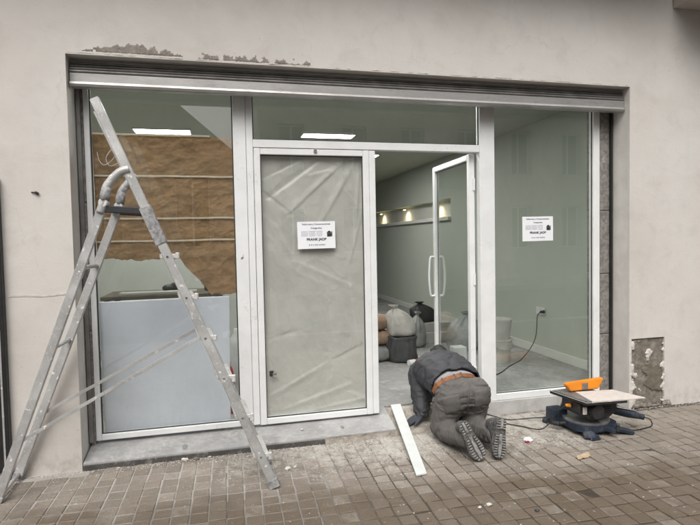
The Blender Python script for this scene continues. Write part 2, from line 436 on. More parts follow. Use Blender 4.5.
class MB:
    """collects shapes in world metres and builds them as one mesh object"""

    def __init__(s):
        s.bm = bmesh.new()

    def raw(s, vs, fs):
        b = [s.bm.verts.new(v) for v in vs]
        for f in fs:
            try:
                s.bm.faces.new([b[i] for i in f])
            except ValueError:
                pass
        return s

    def hexa(s, c, bev=0.0):
        """eight corners: four below, four above, both counter-clockwise"""
        t = bmesh.new()
        b = [t.verts.new(v) for v in c]
        for f in ((3, 2, 1, 0), (4, 5, 6, 7), (0, 1, 5, 4), (1, 2, 6, 5), (2, 3, 7, 6), (3, 0, 4, 7)):
            t.faces.new([b[i] for i in f])
        if bev > 0:
            bmesh.ops.bevel(t, geom=list(t.edges), offset=bev, segments=2 if bev > 0.004 else 1, affect='EDGES', profile=0.6)
        s.merge(t)
        return s

    def merge(s, t):
        m = bpy.data.meshes.new('tmp')
        t.to_mesh(m)
        t.free()
        s.bm.from_mesh(m)
        bpy.data.meshes.remove(m)

    def box(s, x0, x1, y0, y1, z0, z1, bev=0.0):
        return s.hexa([(x0, y0, z0), (x1, y0, z0), (x1, y1, z0), (x0, y1, z0), (x0, y0, z1), (x1, y0, z1), (x1, y1, z1), (x0, y1, z1)], bev)

    def beam(s, a, b, w, h, up=(0, 0, 1), bev=0.0):
        """bar from a to b; w along side, h along up"""
        a, b = Vector(a), Vector(b)
        d = (b - a).normalized()
        side = d.cross(Vector(up)).normalized()
        u = side.cross(d).normalized()
        S, U = side * w / 2, u * h / 2
        return s.hexa([a - S - U, a + S - U, b + S - U, b - S - U, a - S + U, a + S + U, b + S + U, b - S + U], bev)

    def tube(s, pts, r, seg=10, cap=True):
        pts = [Vector(p) for p in pts]
        n = len(pts)
        rs = r if isinstance(r, (list, tuple)) else [r] * n
        ring = []
        ref = Vector((0.13, 0.31, 0.94))
        for i, p in enumerate(pts):
            d = (pts[min(i + 1, n - 1)] - pts[max(i - 1, 0)]).normalized()
            a = d.cross(ref)
            if a.length < 1e-3:
                a = d.cross(Vector((1, 0, 0)))
            a.normalize()
            b = d.cross(a)
            ring.append([s.bm.verts.new(p + (a * math.cos(t) + b * math.sin(t)) * rs[i]) for t in [2 * math.pi * k / seg for k in range(seg)]])
        for i in range(n - 1):
            for k in range(seg):
                s.bm.faces.new((ring[i][k], ring[i][(k + 1) % seg], ring[i + 1][(k + 1) % seg], ring[i + 1][k]))
        if cap:
            s.bm.faces.new(ring[0][::-1])
            s.bm.faces.new(ring[-1])
        return s

    def prism(s, poly, off):
        """polygon of 3D points pushed along off"""
        n = len(poly)
        a = [s.bm.verts.new(p) for p in poly]
        b = [s.bm.verts.new(Vector(p) + Vector(off)) for p in poly]
        s.bm.faces.new(a[::-1])
        s.bm.faces.new(b)
        for i in range(n):
            s.bm.faces.new((a[i], a[(i + 1) % n], b[(i + 1) % n], b[i]))
        return s

    def lathe(s, c, prof, seg=20, sx=1.0, sy=1.0):
        """profile of (radius, z) about the upright axis through c"""
        c = Vector(c)
        rings = []
        for r, z in prof:
            rings.append([s.bm.verts.new(c + Vector((r * sx * math.cos(t), r * sy * math.sin(t), z))) for t in [2 * math.pi * k / seg for k in range(seg)]])
        for i in range(len(rings) - 1):
            for k in range(seg):
                s.bm.faces.new((rings[i][k], rings[i][(k + 1) % seg], rings[i + 1][(k + 1) % seg], rings[i + 1][k]))
        s.bm.faces.new(rings[0][::-1])
        s.bm.faces.new(rings[-1])
        return s

    def build(s, name, mat, parent=None, at=None, smooth=False, fix=True):
        if fix:
            bmesh.ops.recalc_face_normals(s.bm, faces=list(s.bm.faces))
        if at is None:
            if parent is None:
                vs = [v.co for v in s.bm.verts]
                at = Vector(((min(v.x for v in vs) + max(v.x for v in vs)) / 2, (min(v.y for v in vs) + max(v.y for v in vs)) / 2, min(v.z for v in vs)))
            else:
                at = WPOS[parent.name]
        at = Vector(at)
        for v in s.bm.verts:
            v.co -= at
        me = bpy.data.meshes.new(name)
        s.bm.to_mesh(me)
        s.bm.free()
        me.materials.append(MAT[mat] if isinstance(mat, str) else mat)
        if smooth:
            for p in me.polygons:
                p.use_smooth = True
        o = bpy.data.objects.new(name, me)
        link(o, parent, at)
        return o


def smooth_path(pts, n=8):
    """Catmull-Rom through the points"""
    P = [Vector(p) for p in pts]
    P = [P[0] * 2 - P[1]] + P + [P[-1] * 2 - P[-2]]
    out = []
    for i in range(1, len(P) - 2):
        for k in range(n):
            t = k / n
            a, b, c, d = P[i - 1], P[i], P[i + 1], P[i + 2]
            out.append(0.5 * ((2 * b) + (c - a) * t + (2 * a - 5 * b + 4 * c - d) * t * t + (3 * b - a - 3 * c + d) * t ** 3))
    out.append(P[-2])
    return out


def grid_mesh(f, nu, nv):
    m = MB()
    vs = [f(i / nu, j / nv) for j in range(nv + 1) for i in range(nu + 1)]
    fs = [(j * (nu + 1) + i, j * (nu + 1) + i + 1, (j + 1) * (nu + 1) + i + 1, (j + 1) * (nu + 1) + i) for j in range(nv) for i in range(nu)]
    m.raw(vs, fs)
    return m


def panel_with_holes(axis, u0, u1, v0, v1, holes, depth0, depth1):
    """slab in the x-z ('y') or y-z ('x') plane between two depths, with rectangular through holes (ua,ub,va,vb)"""
    us = sorted({u0, u1} | {h[0] for h in holes} | {h[1] for h in holes})
    vs = sorted({v0, v1} | {h[2] for h in holes} | {h[3] for h in holes})
    m = MB()

    def solid(i, j):
        if i < 0 or j < 0 or i >= len(us) - 1 or j >= len(vs) - 1:
            return False
        cu, cv = (us[i] + us[i + 1]) / 2, (vs[j] + vs[j + 1]) / 2
        return not any(h[0] < cu < h[1] and h[2] < cv < h[3] for h in holes)

    def P(u, v, d):
        return (u, d, v) if axis == 'y' else (d, u, v)
    for i in range(len(us) - 1):
        for j in range(len(vs) - 1):
            if not solid(i, j):
                continue
            a, b, c, d = us[i], us[i + 1], vs[j], vs[j + 1]
            for dd in (depth0, depth1):
                m.raw([P(a, c, dd), P(b, c, dd), P(b, d, dd), P(a, d, dd)], [(0, 1, 2, 3)])
            if not solid(i - 1, j):
                m.raw([P(a, c, depth0), P(a, d, depth0), P(a, d, depth1), P(a, c, depth1)], [(0, 1, 2, 3)])
            if not solid(i + 1, j):
                m.raw([P(b, c, depth0), P(b, d, depth0), P(b, d, depth1), P(b, c, depth1)], [(0, 1, 2, 3)])
            if not solid(i, j - 1):
                m.raw([P(a, c, depth0), P(b, c, depth0), P(b, c, depth1), P(a, c, depth1)], [(0, 1, 2, 3)])
            if not solid(i, j + 1):
                m.raw([P(a, d, depth0), P(b, d, depth0), P(b, d, depth1), P(a, d, depth1)], [(0, 1, 2, 3)])
    bmesh.ops.remove_doubles(m.bm, verts=list(m.bm.verts), dist=1e-5)
    return m


def blob(balls, voxel, smooth=6, folds=None, cut=None, sub=2):
    """one continuous surface round a list of (centre, radii) ellipsoids; returns a mesh"""
    bm = bmesh.new()
    for c, r in balls:
        if not isinstance(r, (tuple, list, Vector)):
            r = (r, r, r)
        bmesh.ops.create_icosphere(bm, subdivisions=sub, radius=1.0, matrix=Matrix.Translation(Vector(c)) @ Matrix.Diagonal((r[0], r[1], r[2], 1)))
    me = bpy.data.meshes.new('blob')
    bm.to_mesh(me)
    bm.free()
    o = bpy.data.objects.new('blob', me)
    COL.objects.link(o)
    md = o.modifiers.new('r', 'REMESH')
    md.mode = 'VOXEL'
    md.voxel_size = voxel
    if smooth:
        ms = o.modifiers.new('s', 'SMOOTH')
        ms.factor = 0.5
        ms.iterations = smooth
    dg = bpy.context.evaluated_depsgraph_get()
    res = bpy.data.meshes.new_from_object(o.evaluated_get(dg))
    bpy.data.objects.remove(o)
    bpy.data.meshes.remove(me)
    bm = bmesh.new()
    bm.from_mesh(res)
    bpy.data.meshes.remove(res)
    if folds:
        bm.normal_update()
        off = [(v, v.normal.copy(), folds(v.co)) for v in bm.verts]
        for v, n, d in off:
            v.co += n * d
    if cut:
        bmesh.ops.delete(bm, geom=[v for v in bm.verts if cut(v.co)], context='VERTS')
    return bm


def chain(pts, rs, step=0.35):
    """ellipsoids strung along a bent limb; rs radius (or xyz radii) per joint"""
    out = []
    for i in range(len(pts) - 1):
        a, b = Vector(pts[i]), Vector(pts[i + 1])
        ra = rs[i] if isinstance(rs[i], (tuple, list)) else (rs[i],) * 3
        rb = rs[i + 1] if isinstance(rs[i + 1], (tuple, list)) else (rs[i + 1],) * 3
        n = max(2, int((b - a).length / (min(min(ra), min(rb)) * step)) + 1)
        for k in range(n + 1):
            t = k / n
            out.append((a.lerp(b, t), tuple(ra[j] * (1 - t) + rb[j] * t for j in range(3))))
    return out


def from_bm(bm, name, mat, parent=None, at=None, smooth=True):
    m = MB()
    m.bm.free()
    m.bm = bm
    return m.build(name, mat, parent, at, smooth, fix=False)


def vor(x, y, z, s):
    """distance to the nearest scattered point: facets that meet in sharp creases"""
    return noise.voronoi((x * s, y * s, z * s))[0][0] / s


def fbm(p, s, o=4):
    return noise.fractal(Vector(p) * s, 0.9, 2.1, o)


# ------------------------------------------------------------------ setting: ground, pavement, road
g = MB()
g.raw([(-300, -300, -0.17), (300, -300, -0.17), (300, 300, -0.17), (-300, 300, -0.17)], [(0, 1, 2, 3)])
structure(g.build('ground', 'ground', at=(0, 0, -0.17)))
g = MB()
g.box(-30, 30, -10.2, -4.18, -0.165, -0.13)
structure(g.build('road', 'asphalt'))
pavement = MB()
pavement.box(-30, 30, -4.0, 0.36, -0.16, -0.0046)
pavement = structure(pavement.build('pavement', 'joint', at=(0, 0, -0.1)))
g = MB()
for k in range(40):
    g.box(-20 + k, -19.004 + k, -4.18, -4.002, -0.16, 0.0, 0.008)
structure(g.build('kerb', 'kerb'))
g = MB()
g.box(-30, 30, -13.0, -10.2, -0.16, 0.0)
structure(g.build('opposite_pavement', 'kerb'))

# pavers, about ten centimetres square, laid in rows
PITCHP = 0.1
variants = []
for k in range(8):
    r2 = random.Random(k)
    j = lambda a: (r2.random() - 0.5) * a
    vs = []
    for hw, z in ((0.0425, 0.0), (0.0462, -0.0038), (0.0468, -0.03)):
        for sx, sy in ((-1, -1), (1, -1), (1, 1), (-1, 1)):
            vs.append((sx * hw + j(0.0028), sy * hw + j(0.0028), z + (j(0.0022) if z > -0.02 else 0)))
    fs = [(0, 1, 2, 3)]
    for a in (0, 4):
        for i in range(4):
            fs.append((a + i, a + 4 + i, a + 4 + (i + 1) % 4, a + (i + 1) % 4))
    variants.append((vs, fs))
vmesh = []
for vs, fs in variants:
    me = bpy.data.meshes.new('paver')
    me.from_pydata(vs, [], fs)
    bm = bmesh.new(); bm.from_mesh(me); bmesh.ops.recalc_face_normals(bm, faces=list(bm.faces)); bm.to_mesh(me); bm.free()
    me.materials.append(MAT['paver'])
    vmesh.append(me)
ca, sa = math.cos(math.radians(-1.0)), math.sin(math.radians(-1.0))
spots = []
for i in range(-26, 62):
    for jj in range(-30, 12):
        u, v = (i + 0.5) * PITCHP, (jj + 0.5) * PITCHP
        x, y = u * ca - v * sa, u * sa + v * ca
        if -2.4 < x < 5.9 and -2.7 < y < 0.19:
            if y > -0.035 and (x < 1.30 or x > 2.06):
                if not (x > 2.08 and x < 3.33):
                    continue
            if y > -0.035 and 1.30 <= x <= 2.08:
                continue
            px, py, dz = to_px((x, y, 0))
            inf = 4 < px < 696 and py < 520
            spots.append((0 if inf else 1, dz, x, y))
spots.sort()
field = MB()
for n, (k, dz, x, y) in enumerate(spots):
    q = random.randrange(8)
    rz = math.radians(-1.0 + random.uniform(-1.0, 1.0)) + random.randrange(4) * math.pi / 2
    tx, ty, zz = random.gauss(0, 0.016), random.gauss(0, 0.016), random.gauss(0, 0.0014)
    x += random.gauss(0, 0.0012)
    y += random.gauss(0, 0.0012)
    if n < 300:
        o = bpy.data.objects.new('paver', vmesh[q])
        o.rotation_euler = (tx, ty, rz)
        link(o, pavement, (x, y, zz))
    else:
        R = Matrix.Translation((x, y, zz)) @ Matrix.Rotation(rz, 4, 'Z') @ Matrix.Rotation(ty, 4, 'Y') @ Matrix.Rotation(tx, 4, 'X')
        field.raw([R @ Vector(v) for v in variants[q][0]], variants[q][1])
field = field.build('paver_field', 'paver', pavement)
field['kind'] = 'stuff'

# ------------------------------------------------------------------ the building with its shop opening
GYF = 0.2215
OX0, OX1, OZ = -0.945, 3.371, 2.742          # opening in the facade
PX0, PX1, PZ0, PZ1 = 3.395, 3.735, 0.0, 0.605   # hacked-off patch on the right
bld = empty('shop_building', (1.2, 0.0, 0.0), 'plastered shop building wall framing the glazed shopfront', 'building')
m = panel_with_holes('y', -9.0, 10.0, -0.15, 7.0, [(OX0, OX1, -0.15, OZ), (PX0, PX1, -0.15, PZ1)], 0.0, 0.022)
m.build('wall', 'wall', bld)
m = panel_with_holes('y', -9.0, 10.0, -0.15, 7.0, [(OX0 - 0.002, OX1 + 0.002, -0.15, OZ + 0.002)], 0.0225, 0.19)
m.build('wall_core', 'reveal', bld)
# hairline plaster joint on the left pier and a plugged hole
m = MB()
pts = [(-1.345 + 0.4 * t, -0.0006, 1.182 + 0.004 * math.sin(9 * t) + 0.003 * noise.noise((t * 9, 0, 0))) for t in [k / 14 for k in range(15)]]
for a, b in zip(pts[:-1], pts[1:]):
    m.beam(a, b, 0.004, 0.011)
m.build('plaster_joint', 'plaster_white', bld)
m = MB()
m.tube(smooth_path([(-1.175, -0.004, 1.848), (-1.15, -0.012, 1.846), (-1.135, -0.006, 1.838)]), [0.004] * 8 + [0.009] * 9, 8)
m.build('cable_stub', 'black_plastic', bld)


def relief(x0, x1, z0, z1, y0, amp, name, mat, seed, cell=0.011, inside=None, base=0.0):
    """a hacked or rendered surface as real relief with a ragged outline"""
    nx, nz = int((x1 - x0) / cell), int((z1 - z0) / cell)
    mm = MB()
    vid = {}

    def V(i, j):
        if (i, j) not in vid:
            x, z = x0 + (x1 - x0) * i / nx, z0 + (z1 - z0) * j / nz
            h = 0.5 + 0.5 * fbm((x * 1 + seed, z, 0.3), 26, 5)
            h = base + amp * max(0.0, min(1.3, h))
            edge = any(not ok(i + a, j + b) for a in (-1, 0) for b in (-1, 0))
            if edge:
                h = -0.004
            vid[(i, j)] = mm.bm.verts.new((x + random.uniform(-.3, .3) * cell, y0 - h, z + random.uniform(-.3, .3) * cell))
        return vid[(i, j)]

    def ok(i, j):
        if i < 0 or j < 0 or i >= nx or j >= nz:
            return False
        x, z = x0 + (x1 - x0) * (i + .5) / nx, z0 + (z1 - z0) * (j + .5) / nz
        return inside((x - x0) / (x1 - x0), (z - z0) / (z1 - z0), x, z)
    for i in range(nx):
        for j in range(nz):
            if ok(i, j):
                mm.bm.faces.new((V(i, j), V(i + 1, j), V(i + 1, j + 1), V(i, j + 1)))
    return mm.build(name, mat, bld, smooth=True)


relief(-0.88, -0.20, 2.752, 2.85, 0.0, 0.005, 'mortar_scar', 'old_mortar', 1.0, cell=0.0075,
       inside=lambda u, v, x, z: v < 0.24 + 0.50 * min(1, u * 2.5) * (1 if u < 0.72 else max(0, (1 - u) * 3.2)) + 0.35 * fbm((x, z, 2), 20, 5) and v > 0.06)
relief(-0.12, 0.66, 2.752, 2.82, 0.0, 0.005, 'mortar_scar', 'old_mortar', 5.0, cell=0.0075,
       inside=lambda u, v, x, z: v < 0.60 - abs(u - 0.45) * 0.4 + 0.7 * fbm((x, z, 7), 20, 5))
relief(-0.30, 0.62, 2.80, 2.93, 0.0, 0.005, 'mortar_flecks', 'old_mortar', 6.0, cell=0.006,
       inside=lambda u, v, x, z: fbm((x, z, 11), 34, 3) > 0.52 + 0.3 * v + 0.25 * abs(u - 0.75))['kind'] = 'stuff'
relief(-0.94, 3.37, 2.745, 2.765, 0.0, 0.007, 'plaster_edge', 'reveal', 9.0, cell=0.0065,
       inside=lambda u, v, x, z: v < 0.55 + 0.8 * fbm((x, z, 4), 9, 4))
# hacked patch: mortar bed recessed behind the plaster coat, smoother damp fill, broken white rim
relief(PX0 - 0.004, PX1 + 0.004, -0.01, PZ1 + 0.004, 0.020, 0.009, 'mortar_patch', 'mortar', 12.0, inside=lambda u, v, x, z: True)
relief(PX0 + 0.10, PX1 - 0.005, 0.10, 0.40, 0.016, 0.005, 'damp_mortar_fill', 'mortar_wet', 17.0, cell=0.008, base=0.006,
       inside=lambda u, v, x, z: u > 0.22 - 0.1 * v + 0.22 * fbm((x, z, 1), 12, 3) and u < 1.05 - 0.32 * max(0, v - 0.55) * 2 and 0.06 + 0.12 * fbm((x, z, 4), 10, 3) < v < 0.90 + 0.16 * fbm((x, z, 6), 11, 3))
relief(PX0 - 0.02, PX0 + 0.13, 0.0, PZ1 - 0.02, 0.006, 0.012, 'broken_plaster_rim', 'plaster_white', 21.0, cell=0.008,
       inside=lambda u, v, x, z: u < 0.30 + 0.55 * fbm((x, z, 5), 13, 4) + 0.45 * max(0, 0.5 - v))
relief(PX1 - 0.08, PX1 + 0.02, 0.03, PZ1 - 0.05, 0.006, 0.010, 'broken_plaster_rim', 'plaster_white', 25.0, cell=0.008,
       inside=lambda u, v, x, z: u > 0.68 + 0.6 * fbm((x, z, 8), 15, 4))
relief(PX0 + 0.13, PX0 + 0.24, 0.40, 0.53, 0.010, 0.016, 'plaster_remnant', 'plaster_white', 29.0, cell=0.007,
       inside=lambda u, v, x, z: (u - .5) ** 2 * 2.2 + (v - .5) ** 2 + 0.3 * fbm((x, z, 3), 22, 3) * 0.6 < 0.17)
relief(PX0 + 0.01, PX1 + 0.06, 0.0, 0.055, -0.004, 0.03, 'mortar_heap', 'mortar', 31.0, cell=0.008,
       inside=lambda u, v, x, z: v < 0.55 + 0.7 * fbm((x, z, 3), 12, 3))

# cement smears on the slab and the mullion
for cx_, cy_, w_, l_ in ((-0.295, 0.07, 0.035, 0.075), (0.86, 0.11, 0.028, 0.055)):
    mm = grid_mesh(lambda u, v: (cx_ + (w_ * (0.5 + 0.18 * fbm((u, v, 3), 5, 3))) * math.cos(2 * math.pi * u) * v, cy_ + (l_ * (0.5 + 0.18 * fbm((v, u, 5), 5, 3))) * math.sin(2 * math.pi * u) * v,
                                 0.0505 + 0.148 * (cy_ + l_ * 0.5 * math.sin(2 * math.pi * u) * v) + 0.002 * (1 - v)), 24, 4)
    mm.build('cement_smear', 'riser_smear', bld, smooth=True)
relief(0.135, 0.172, 1.355, 1.412, GYF, 0.003, 'cement_dab', 'old_mortar', 41.0, cell=0.005,
       inside=lambda u, v, x, z: (u - .5) ** 2 + (v - .5) ** 2 + 0.25 * fbm((x, z, 3), 40, 3) < 0.16)

# stone jambs behind the shutter slot
for x0, x1, zt in ((3.262, 3.366, 2.72), (-0.94, -0.905, 2.72)):
    zs = [0.0, 0.62, 1.16, 1.72, zt] if x0 > 0 else [0.05, 0.9, 1.8, zt]
    for a, b in zip(zs[:-1], zs[1:]):
        m = MB()
        m.box(x0 + random.uniform(0, .004), x1, 0.222 + random.uniform(0, .006), 0.40, a + 0.002, b - 0.003, 0.006)
        m.build('jamb_stone', 'stone', bld)
# threshold slab, its dark riser, the broken concrete end, sill under the right pane, doorway ramp
m = MB()
m.hexa([(-0.94, -0.004, -0.1), (1.275, -0.004, -0.1), (1.285, 0.40, -0.1), (-0.94, 0.40, -0.1),
        (-0.94, -0.004, 0.047), (1.262, -0.004, 0.049), (1.285, 0.40, 0.108), (-0.94, 0.40, 0.108)], 0.005)
m.build('threshold_slab', 'slab', bld)
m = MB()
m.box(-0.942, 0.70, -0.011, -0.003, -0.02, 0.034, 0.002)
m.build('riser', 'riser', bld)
m = grid_mesh(lambda u, v: (0.703 + 0.575 * u, -0.008 - 0.014 * (0.5 + 0.5 * fbm((u * 3, v, 1), 4, 4)) - 0.03 * (1 - v) ** 2, -0.012 + 0.058 * v + 0.006 * fbm((u * 3, v, 9), 5, 3)), 60, 8)
m.build('broken_concrete_edge', 'concrete', bld, smooth=True)
m = MB()
m.box(2.098, 3.262, 0.205, 0.40, -0.05, 0.1095, 0.005)
m.build('window_base', 'base', bld)
m = grid_mesh(lambda u, v: (1.268 + 0.842 * u, -0.06 + 0.46 * v, -0.012 + 0.11 * min(1.0, 0.18 + v * 1.05) ** 1.2 * (0.9 + 0.1 * u) + 0.006 * fbm((u * 2, v, 5), 7, 4) - 0.014 * (1 - v) ** 6), 70, 40)
m.build('doorway_ramp', 'concrete', bld, smooth=True)
# balcony slabs over the street
m = MB()
m.box(3.80, 8.0, -0.55, -0.002, 3.425, 3.60, 0.008)
m.build('balcony_slab', 'soffit', bld)
m = MB()
m.box(-8.0, 3.78, -0.54, -0.002, 3.77, 3.95, 0.008)  # unseen slab, sized for the shade it drops on the wall top
m.build('upper_slab', 'soffit', bld)

# ------------------------------------------------------------------ shop interior (setting)
RX0, RX1, RY1, FZ, CZ = -1.9, 3.66, 9.6, 0.10, 2.86
m = MB(); m.box(RX0, RX1, 0.401, RY1, -0.1, FZ)
structure(m.build('shop_floor', 'in_floor'))
m = MB(); m.box(RX0 - .1, RX1 + .4, 0.195, RY1 + .1, CZ, CZ + 0.1)
structure(m.build('shop_ceiling', 'in_ceil'))
m = panel_with_holes('x', 0.193, RY1 + .1, -0.1, CZ - 0.002, [(4.2, 9.0, 1.86, 2.16)], RX1, RX1 + 0.16)
structure(m.build('shop_wall_right', 'in_wall'))
m = MB(); m.box(RX1 + 0.161, RX1 + 0.2, 0.195, RY1 + .1, -0.1, CZ - 0.002)
structure(m.build('shop_niche_back', 'in_white'))
m = MB(); m.box(RX1 - 0.06, RX1 - 0.001, 4.2, 9.0, 1.80, 1.858, 0.004)
structure(m.build('shop_niche_ledge', 'in_white'))
m = MB(); m.box(RX0 - 0.1, RX0, 0.195, RY1 + .1, -0.1, CZ - 0.002)
structure(m.build('shop_wall_left', 'in_wall'))
m = MB(); m.box(RX0, RX1 - 0.002, RY1, RY1 + 0.1, -0.1, CZ - 0.002)
structure(m.build('shop_wall_back', 'in_wall'))
for nm, a, b in (('shop_front_pier_left', RX0, OX0 - 0.002), ('shop_front_pier_right', OX1 + 0.002, RX1 - 0.002)):
    m = MB(); m.box(a, b, 0.193, 0.40, -0.1, CZ - 0.002)
    structure(m.build(nm, 'in_wall'))
m = MB(); m.box(RX0 + 0.002, 0.35, 3.7, 3.8, FZ + 0.001, CZ - 0.003)
structure(m.build('shop_partition', 'in_white'))
m = MB(); m.box(RX1 - 0.016, RX1 - 0.001, 0.402, RY1 - 0.01, FZ + 0.001, FZ + 0.10, 0.003)
structure(m.build('shop_skirting', 'in_white'))
m = MB(); m.box(OX0, OX1, 0.193, 0.40, 2.762, CZ - 0.002)
structure(m.build('shop_lintel', 'in_wall'))

# lit ceiling panels
_q = on_z((379, 154), 2.86)
for x0, x1, y0, y1, lab in ((-0.96, -0.33, 2.80, 3.04, 'lit ceiling light panel above the kraft paper in the left window'),
                            (1.04, 1.70, 2.78, 3.02, 'lit ceiling light panel seen through the transom over the film covered door'),
                            (1.5, 2.1, 5.4, 5.7, 'lit ceiling light panel deeper in the shop, right of the entrance centre'),
                            (1.3, 1.9, 0.75, 0.99, 'added fill light panel, out of view just inside the entrance'),  # unseen panel, added to brighten the shop behind the doorway
                            (-0.96, -0.33, 0.75, 0.99, 'added fill light panel, out of view close behind the left window'),  # unseen panel, added to light the partition and bench
                            (_q.x - 0.6, _q.x, _q.y, _q.y + 0.24, 'lit ceiling light panel whose end shows past the edge of the closed door')):
    c = ((x0 + x1) / 2, (y0 + y1) / 2, CZ - 0.03)
    e = empty('ceiling_light', c, lab, 'ceiling light', 'ceiling light panels in the shop')
    m = MB()
    m.box(x0 - .015, x0, y0 - .015, y1 + .015, CZ - .02, CZ - .001).box(x1, x1 + .015, y0 - .015, y1 + .015, CZ - .02, CZ - .001)
    m.box(x0, x1, y0 - .015, y0, CZ - .02, CZ - .001).box(x0, x1, y1, y1 + .015, CZ - .02, CZ - .001)
    m.build('frame', 'white_plastic', e)
    m = MB(); m.box(x0, x1, y0, y1, CZ - .014, CZ - .002)
    m.build('diffuser', 'lamp', e)
for y, lab in ((4.95, 'warm spotlight in the wall niche nearest the open door'), (6.65, 'warm spotlight in the wall niche, second from the open door'), (8.3, 'warm spotlight at the far end of the wall niche')):
    e = empty('niche_spotlight', (RX1 + .08, y, 2.10), lab, 'spotlight', 'spotlights in the wall niche')
    m = MB(); m.lathe((RX1 + .08, y, 2.11), [(0.045, 0), (0.045, 0.012), (0.03, 0.018)], 16)
    m.build('bezel', 'chrome', e)
    m = MB(); m.lathe((RX1 + .08, y, 2.106), [(0.028, 0), (0.028, 0.003)], 14)
    m.build('lens', 'spot', e)
    ld = bpy.data.lights.new('niche_lamp', 'SPOT')
    ld.energy = 10.0; ld.color = (1.0, 0.80, 0.50); ld.spot_size = math.radians(165); ld.spot_blend = 1.0; ld.shadow_soft_size = 0.04
    lo = bpy.data.objects.new('niche_lamp', ld)
    link(lo, e, (RX1 + .07, y, 2.10))

# ------------------------------------------------------------------ the shopfront
GY0, GY1 = 0.222, 0.285
sf = empty('shopfront', (1.15, 0.25, 0.1), 'white aluminium shopfront with two fixed windows, a transom and two glazed doors', 'shopfront')


def member(name, x0, x1, z0, z1, y0=GY0, y1=GY1, bev=0.003):
    mm = MB()
    mm.box(x0, x1, y0, y1, z0, z1, bev)
    return mm.build(name, 'white_alu', sf)


member('stile', -0.903, -0.868, 0.111, 2.70)
member('bottom_rail', -0.867, 0.103, 0.111, 0.152, GY0 + .002)
member('mullion', 0.104, 0.197, 0.110, 2.70)
member('mullion', 0.1985, 0.248, 0.110, 2.70, GY0 + 0.006)
member('transom_rail', 0.249, 2.098, 2.207, 2.266, GY0 + .002)
member('mullion', 2.099, 2.234, 0.111, 2.70)
member('bottom_rail', 2.235, 3.194, 0.111, 0.166, GY0 + .002)
member('stile', 3.195, 3.258, 0.111, 2.70)
for a, b in ((-0.867, 0.103), (0.249, 2.098), (2.235, 3.194)):
    member('top_rail', a, b, 2.655, 2.70, GY0 + .002)


def pane(x0, x1, z0, z1, label=None, gl='glass'):
    mm = MB()
    mm.box(x0, x1, 0.249, 0.255, z0, z1)
    o = mm.build('window_pane', gl, sf)
    bd = MB()
    t = 0.006
    bd.box(x0 - .004, x0 + t, 0.243, 0.2488, z0 - .004, z1 + .004).box(x1 - t, x1 + .004, 0.243, 0.2488, z0 - .004, z1 + .004)
    bd.box(x0 + t, x1 - t, 0.243, 0.2488, z0 - .004, z0 + t).box(x0 + t, x1 - t, 0.243, 0.2488, z1 - t, z1 + .004)
    bd.build('gasket', 'gasket', o)
    return o


p_left = pane(-0.866, 0.102, 0.153, 2.654)
p_trans = pane(0.250, 2.097, 2.267, 2.654)
p_right = pane(2.236, 3.193, 0.167, 2.654)
# chalk scribble on the left pane
m = MB()
sc = [on_y(p, 0.2472) for p in ((97, 152), (99, 160), (104, 165), (112, 160), (116, 152), (112, 149), (106, 158), (110, 166), (118, 163))]
m.tube(smooth_path(sc, 5), 0.0022, 6)
m.build('chalk_scribble', 'plaster_white', p_left)

# closed door leaf, film covered
d1 = MB()
d1.box(0.252, 0.300, GY0 + .004, GY1 + .006, 0.103, 2.204, 0.004)
d1.box(1.096, 1.146, GY0 + .004, GY1 + .006, 0.103, 2.204, 0.004)
d1.box(0.3005, 1.0955, GY0 + .006, GY1 + .006, 2.156, 2.204, 0.004)
d1.box(0.3005, 1.0955, GY0 + .006, GY1 + .006, 0.103, 0.150, 0.004)
door1 = d1.build('door', 'white_alu', sf)
door1['label'] = 'closed door leaf covered behind its glass with grey film'
m = MB(); m.box(1.1475, 1.198, GY0 + .008, GY1 + .012, 0.103, 2.205, 0.004)
m.build('meeting_stile', 'white_alu', door1)
m = MB(); m.box(0.301, 1.095, 0.252, 0.258, 0.151, 2.155)
m.build('pane', 'glass_door', door1)
m = MB()
for a in ((0.300, 0.306, 0.150, 2.156), (1.090, 1.096, 0.150, 2.156)):
    m.box(a[0], a[1], 0.244, 0.2518, a[2], a[3])
m.box(0.306, 1.090, 0.244, 0.2518, 0.150, 0.157).box(0.306, 1.090, 0.244, 0.2518, 2.149, 2.156)
m.build('gasket', 'gasket', door1)
m = MB(); m.lathe((0.718, 0.0, 0.0), [(0.013, 0), (0.013, 0.01), (0.008, 0.016)], 14)
for v in m.bm.verts:
    v.co = Vector((v.co.x, GY0 + .002 - v.co.z, 2.19 + v.co.y))
m.build('latch', 'chrome', door1)
lk = on_y((272, 373), 0.25)
m = MB(); m.box(lk.x - .020, lk.x + .012, 0.236, 0.2435, lk.z - .024, lk.z + .020, 0.005)
m.build('lock_plate', 'black_plastic', door1)
m = MB(); m.box(lk.x + .002, lk.x + .034, 0.232, 0.2355, lk.z - .020, lk.z + .004, 0.004)
m.build('lock_cylinder', 'chrome', door1)

# open door leaf, swung inwards about its right-hand edge
ANG = math.radians(91.5)
HX, HY = 2.088, 0.296


def dr(u, w, z):      # u from hinge to free edge, w across the leaf (towards the opening)
    cx, sx_ = math.cos(math.pi - ANG), math.sin(math.pi - ANG)
    return Vector((HX + u * cx - w * sx_, HY + u * sx_ + w * cx, z)) if False else Vector((HX - u * math.cos(ANG) * 1.0 - w, HY + u * math.sin(ANG), z))


def dbox(mm, u0, u1, w0, w1, z0, z1, bev=0.0):
    mm.hexa([dr(u0, w0, z0), dr(u1, w0, z0), dr(u1, w1, z0), dr(u0, w1, z0), dr(u0, w0, z1), dr(u1, w0, z1), dr(u1, w1, z1), dr(u0, w1, z1)], bev)
    return mm


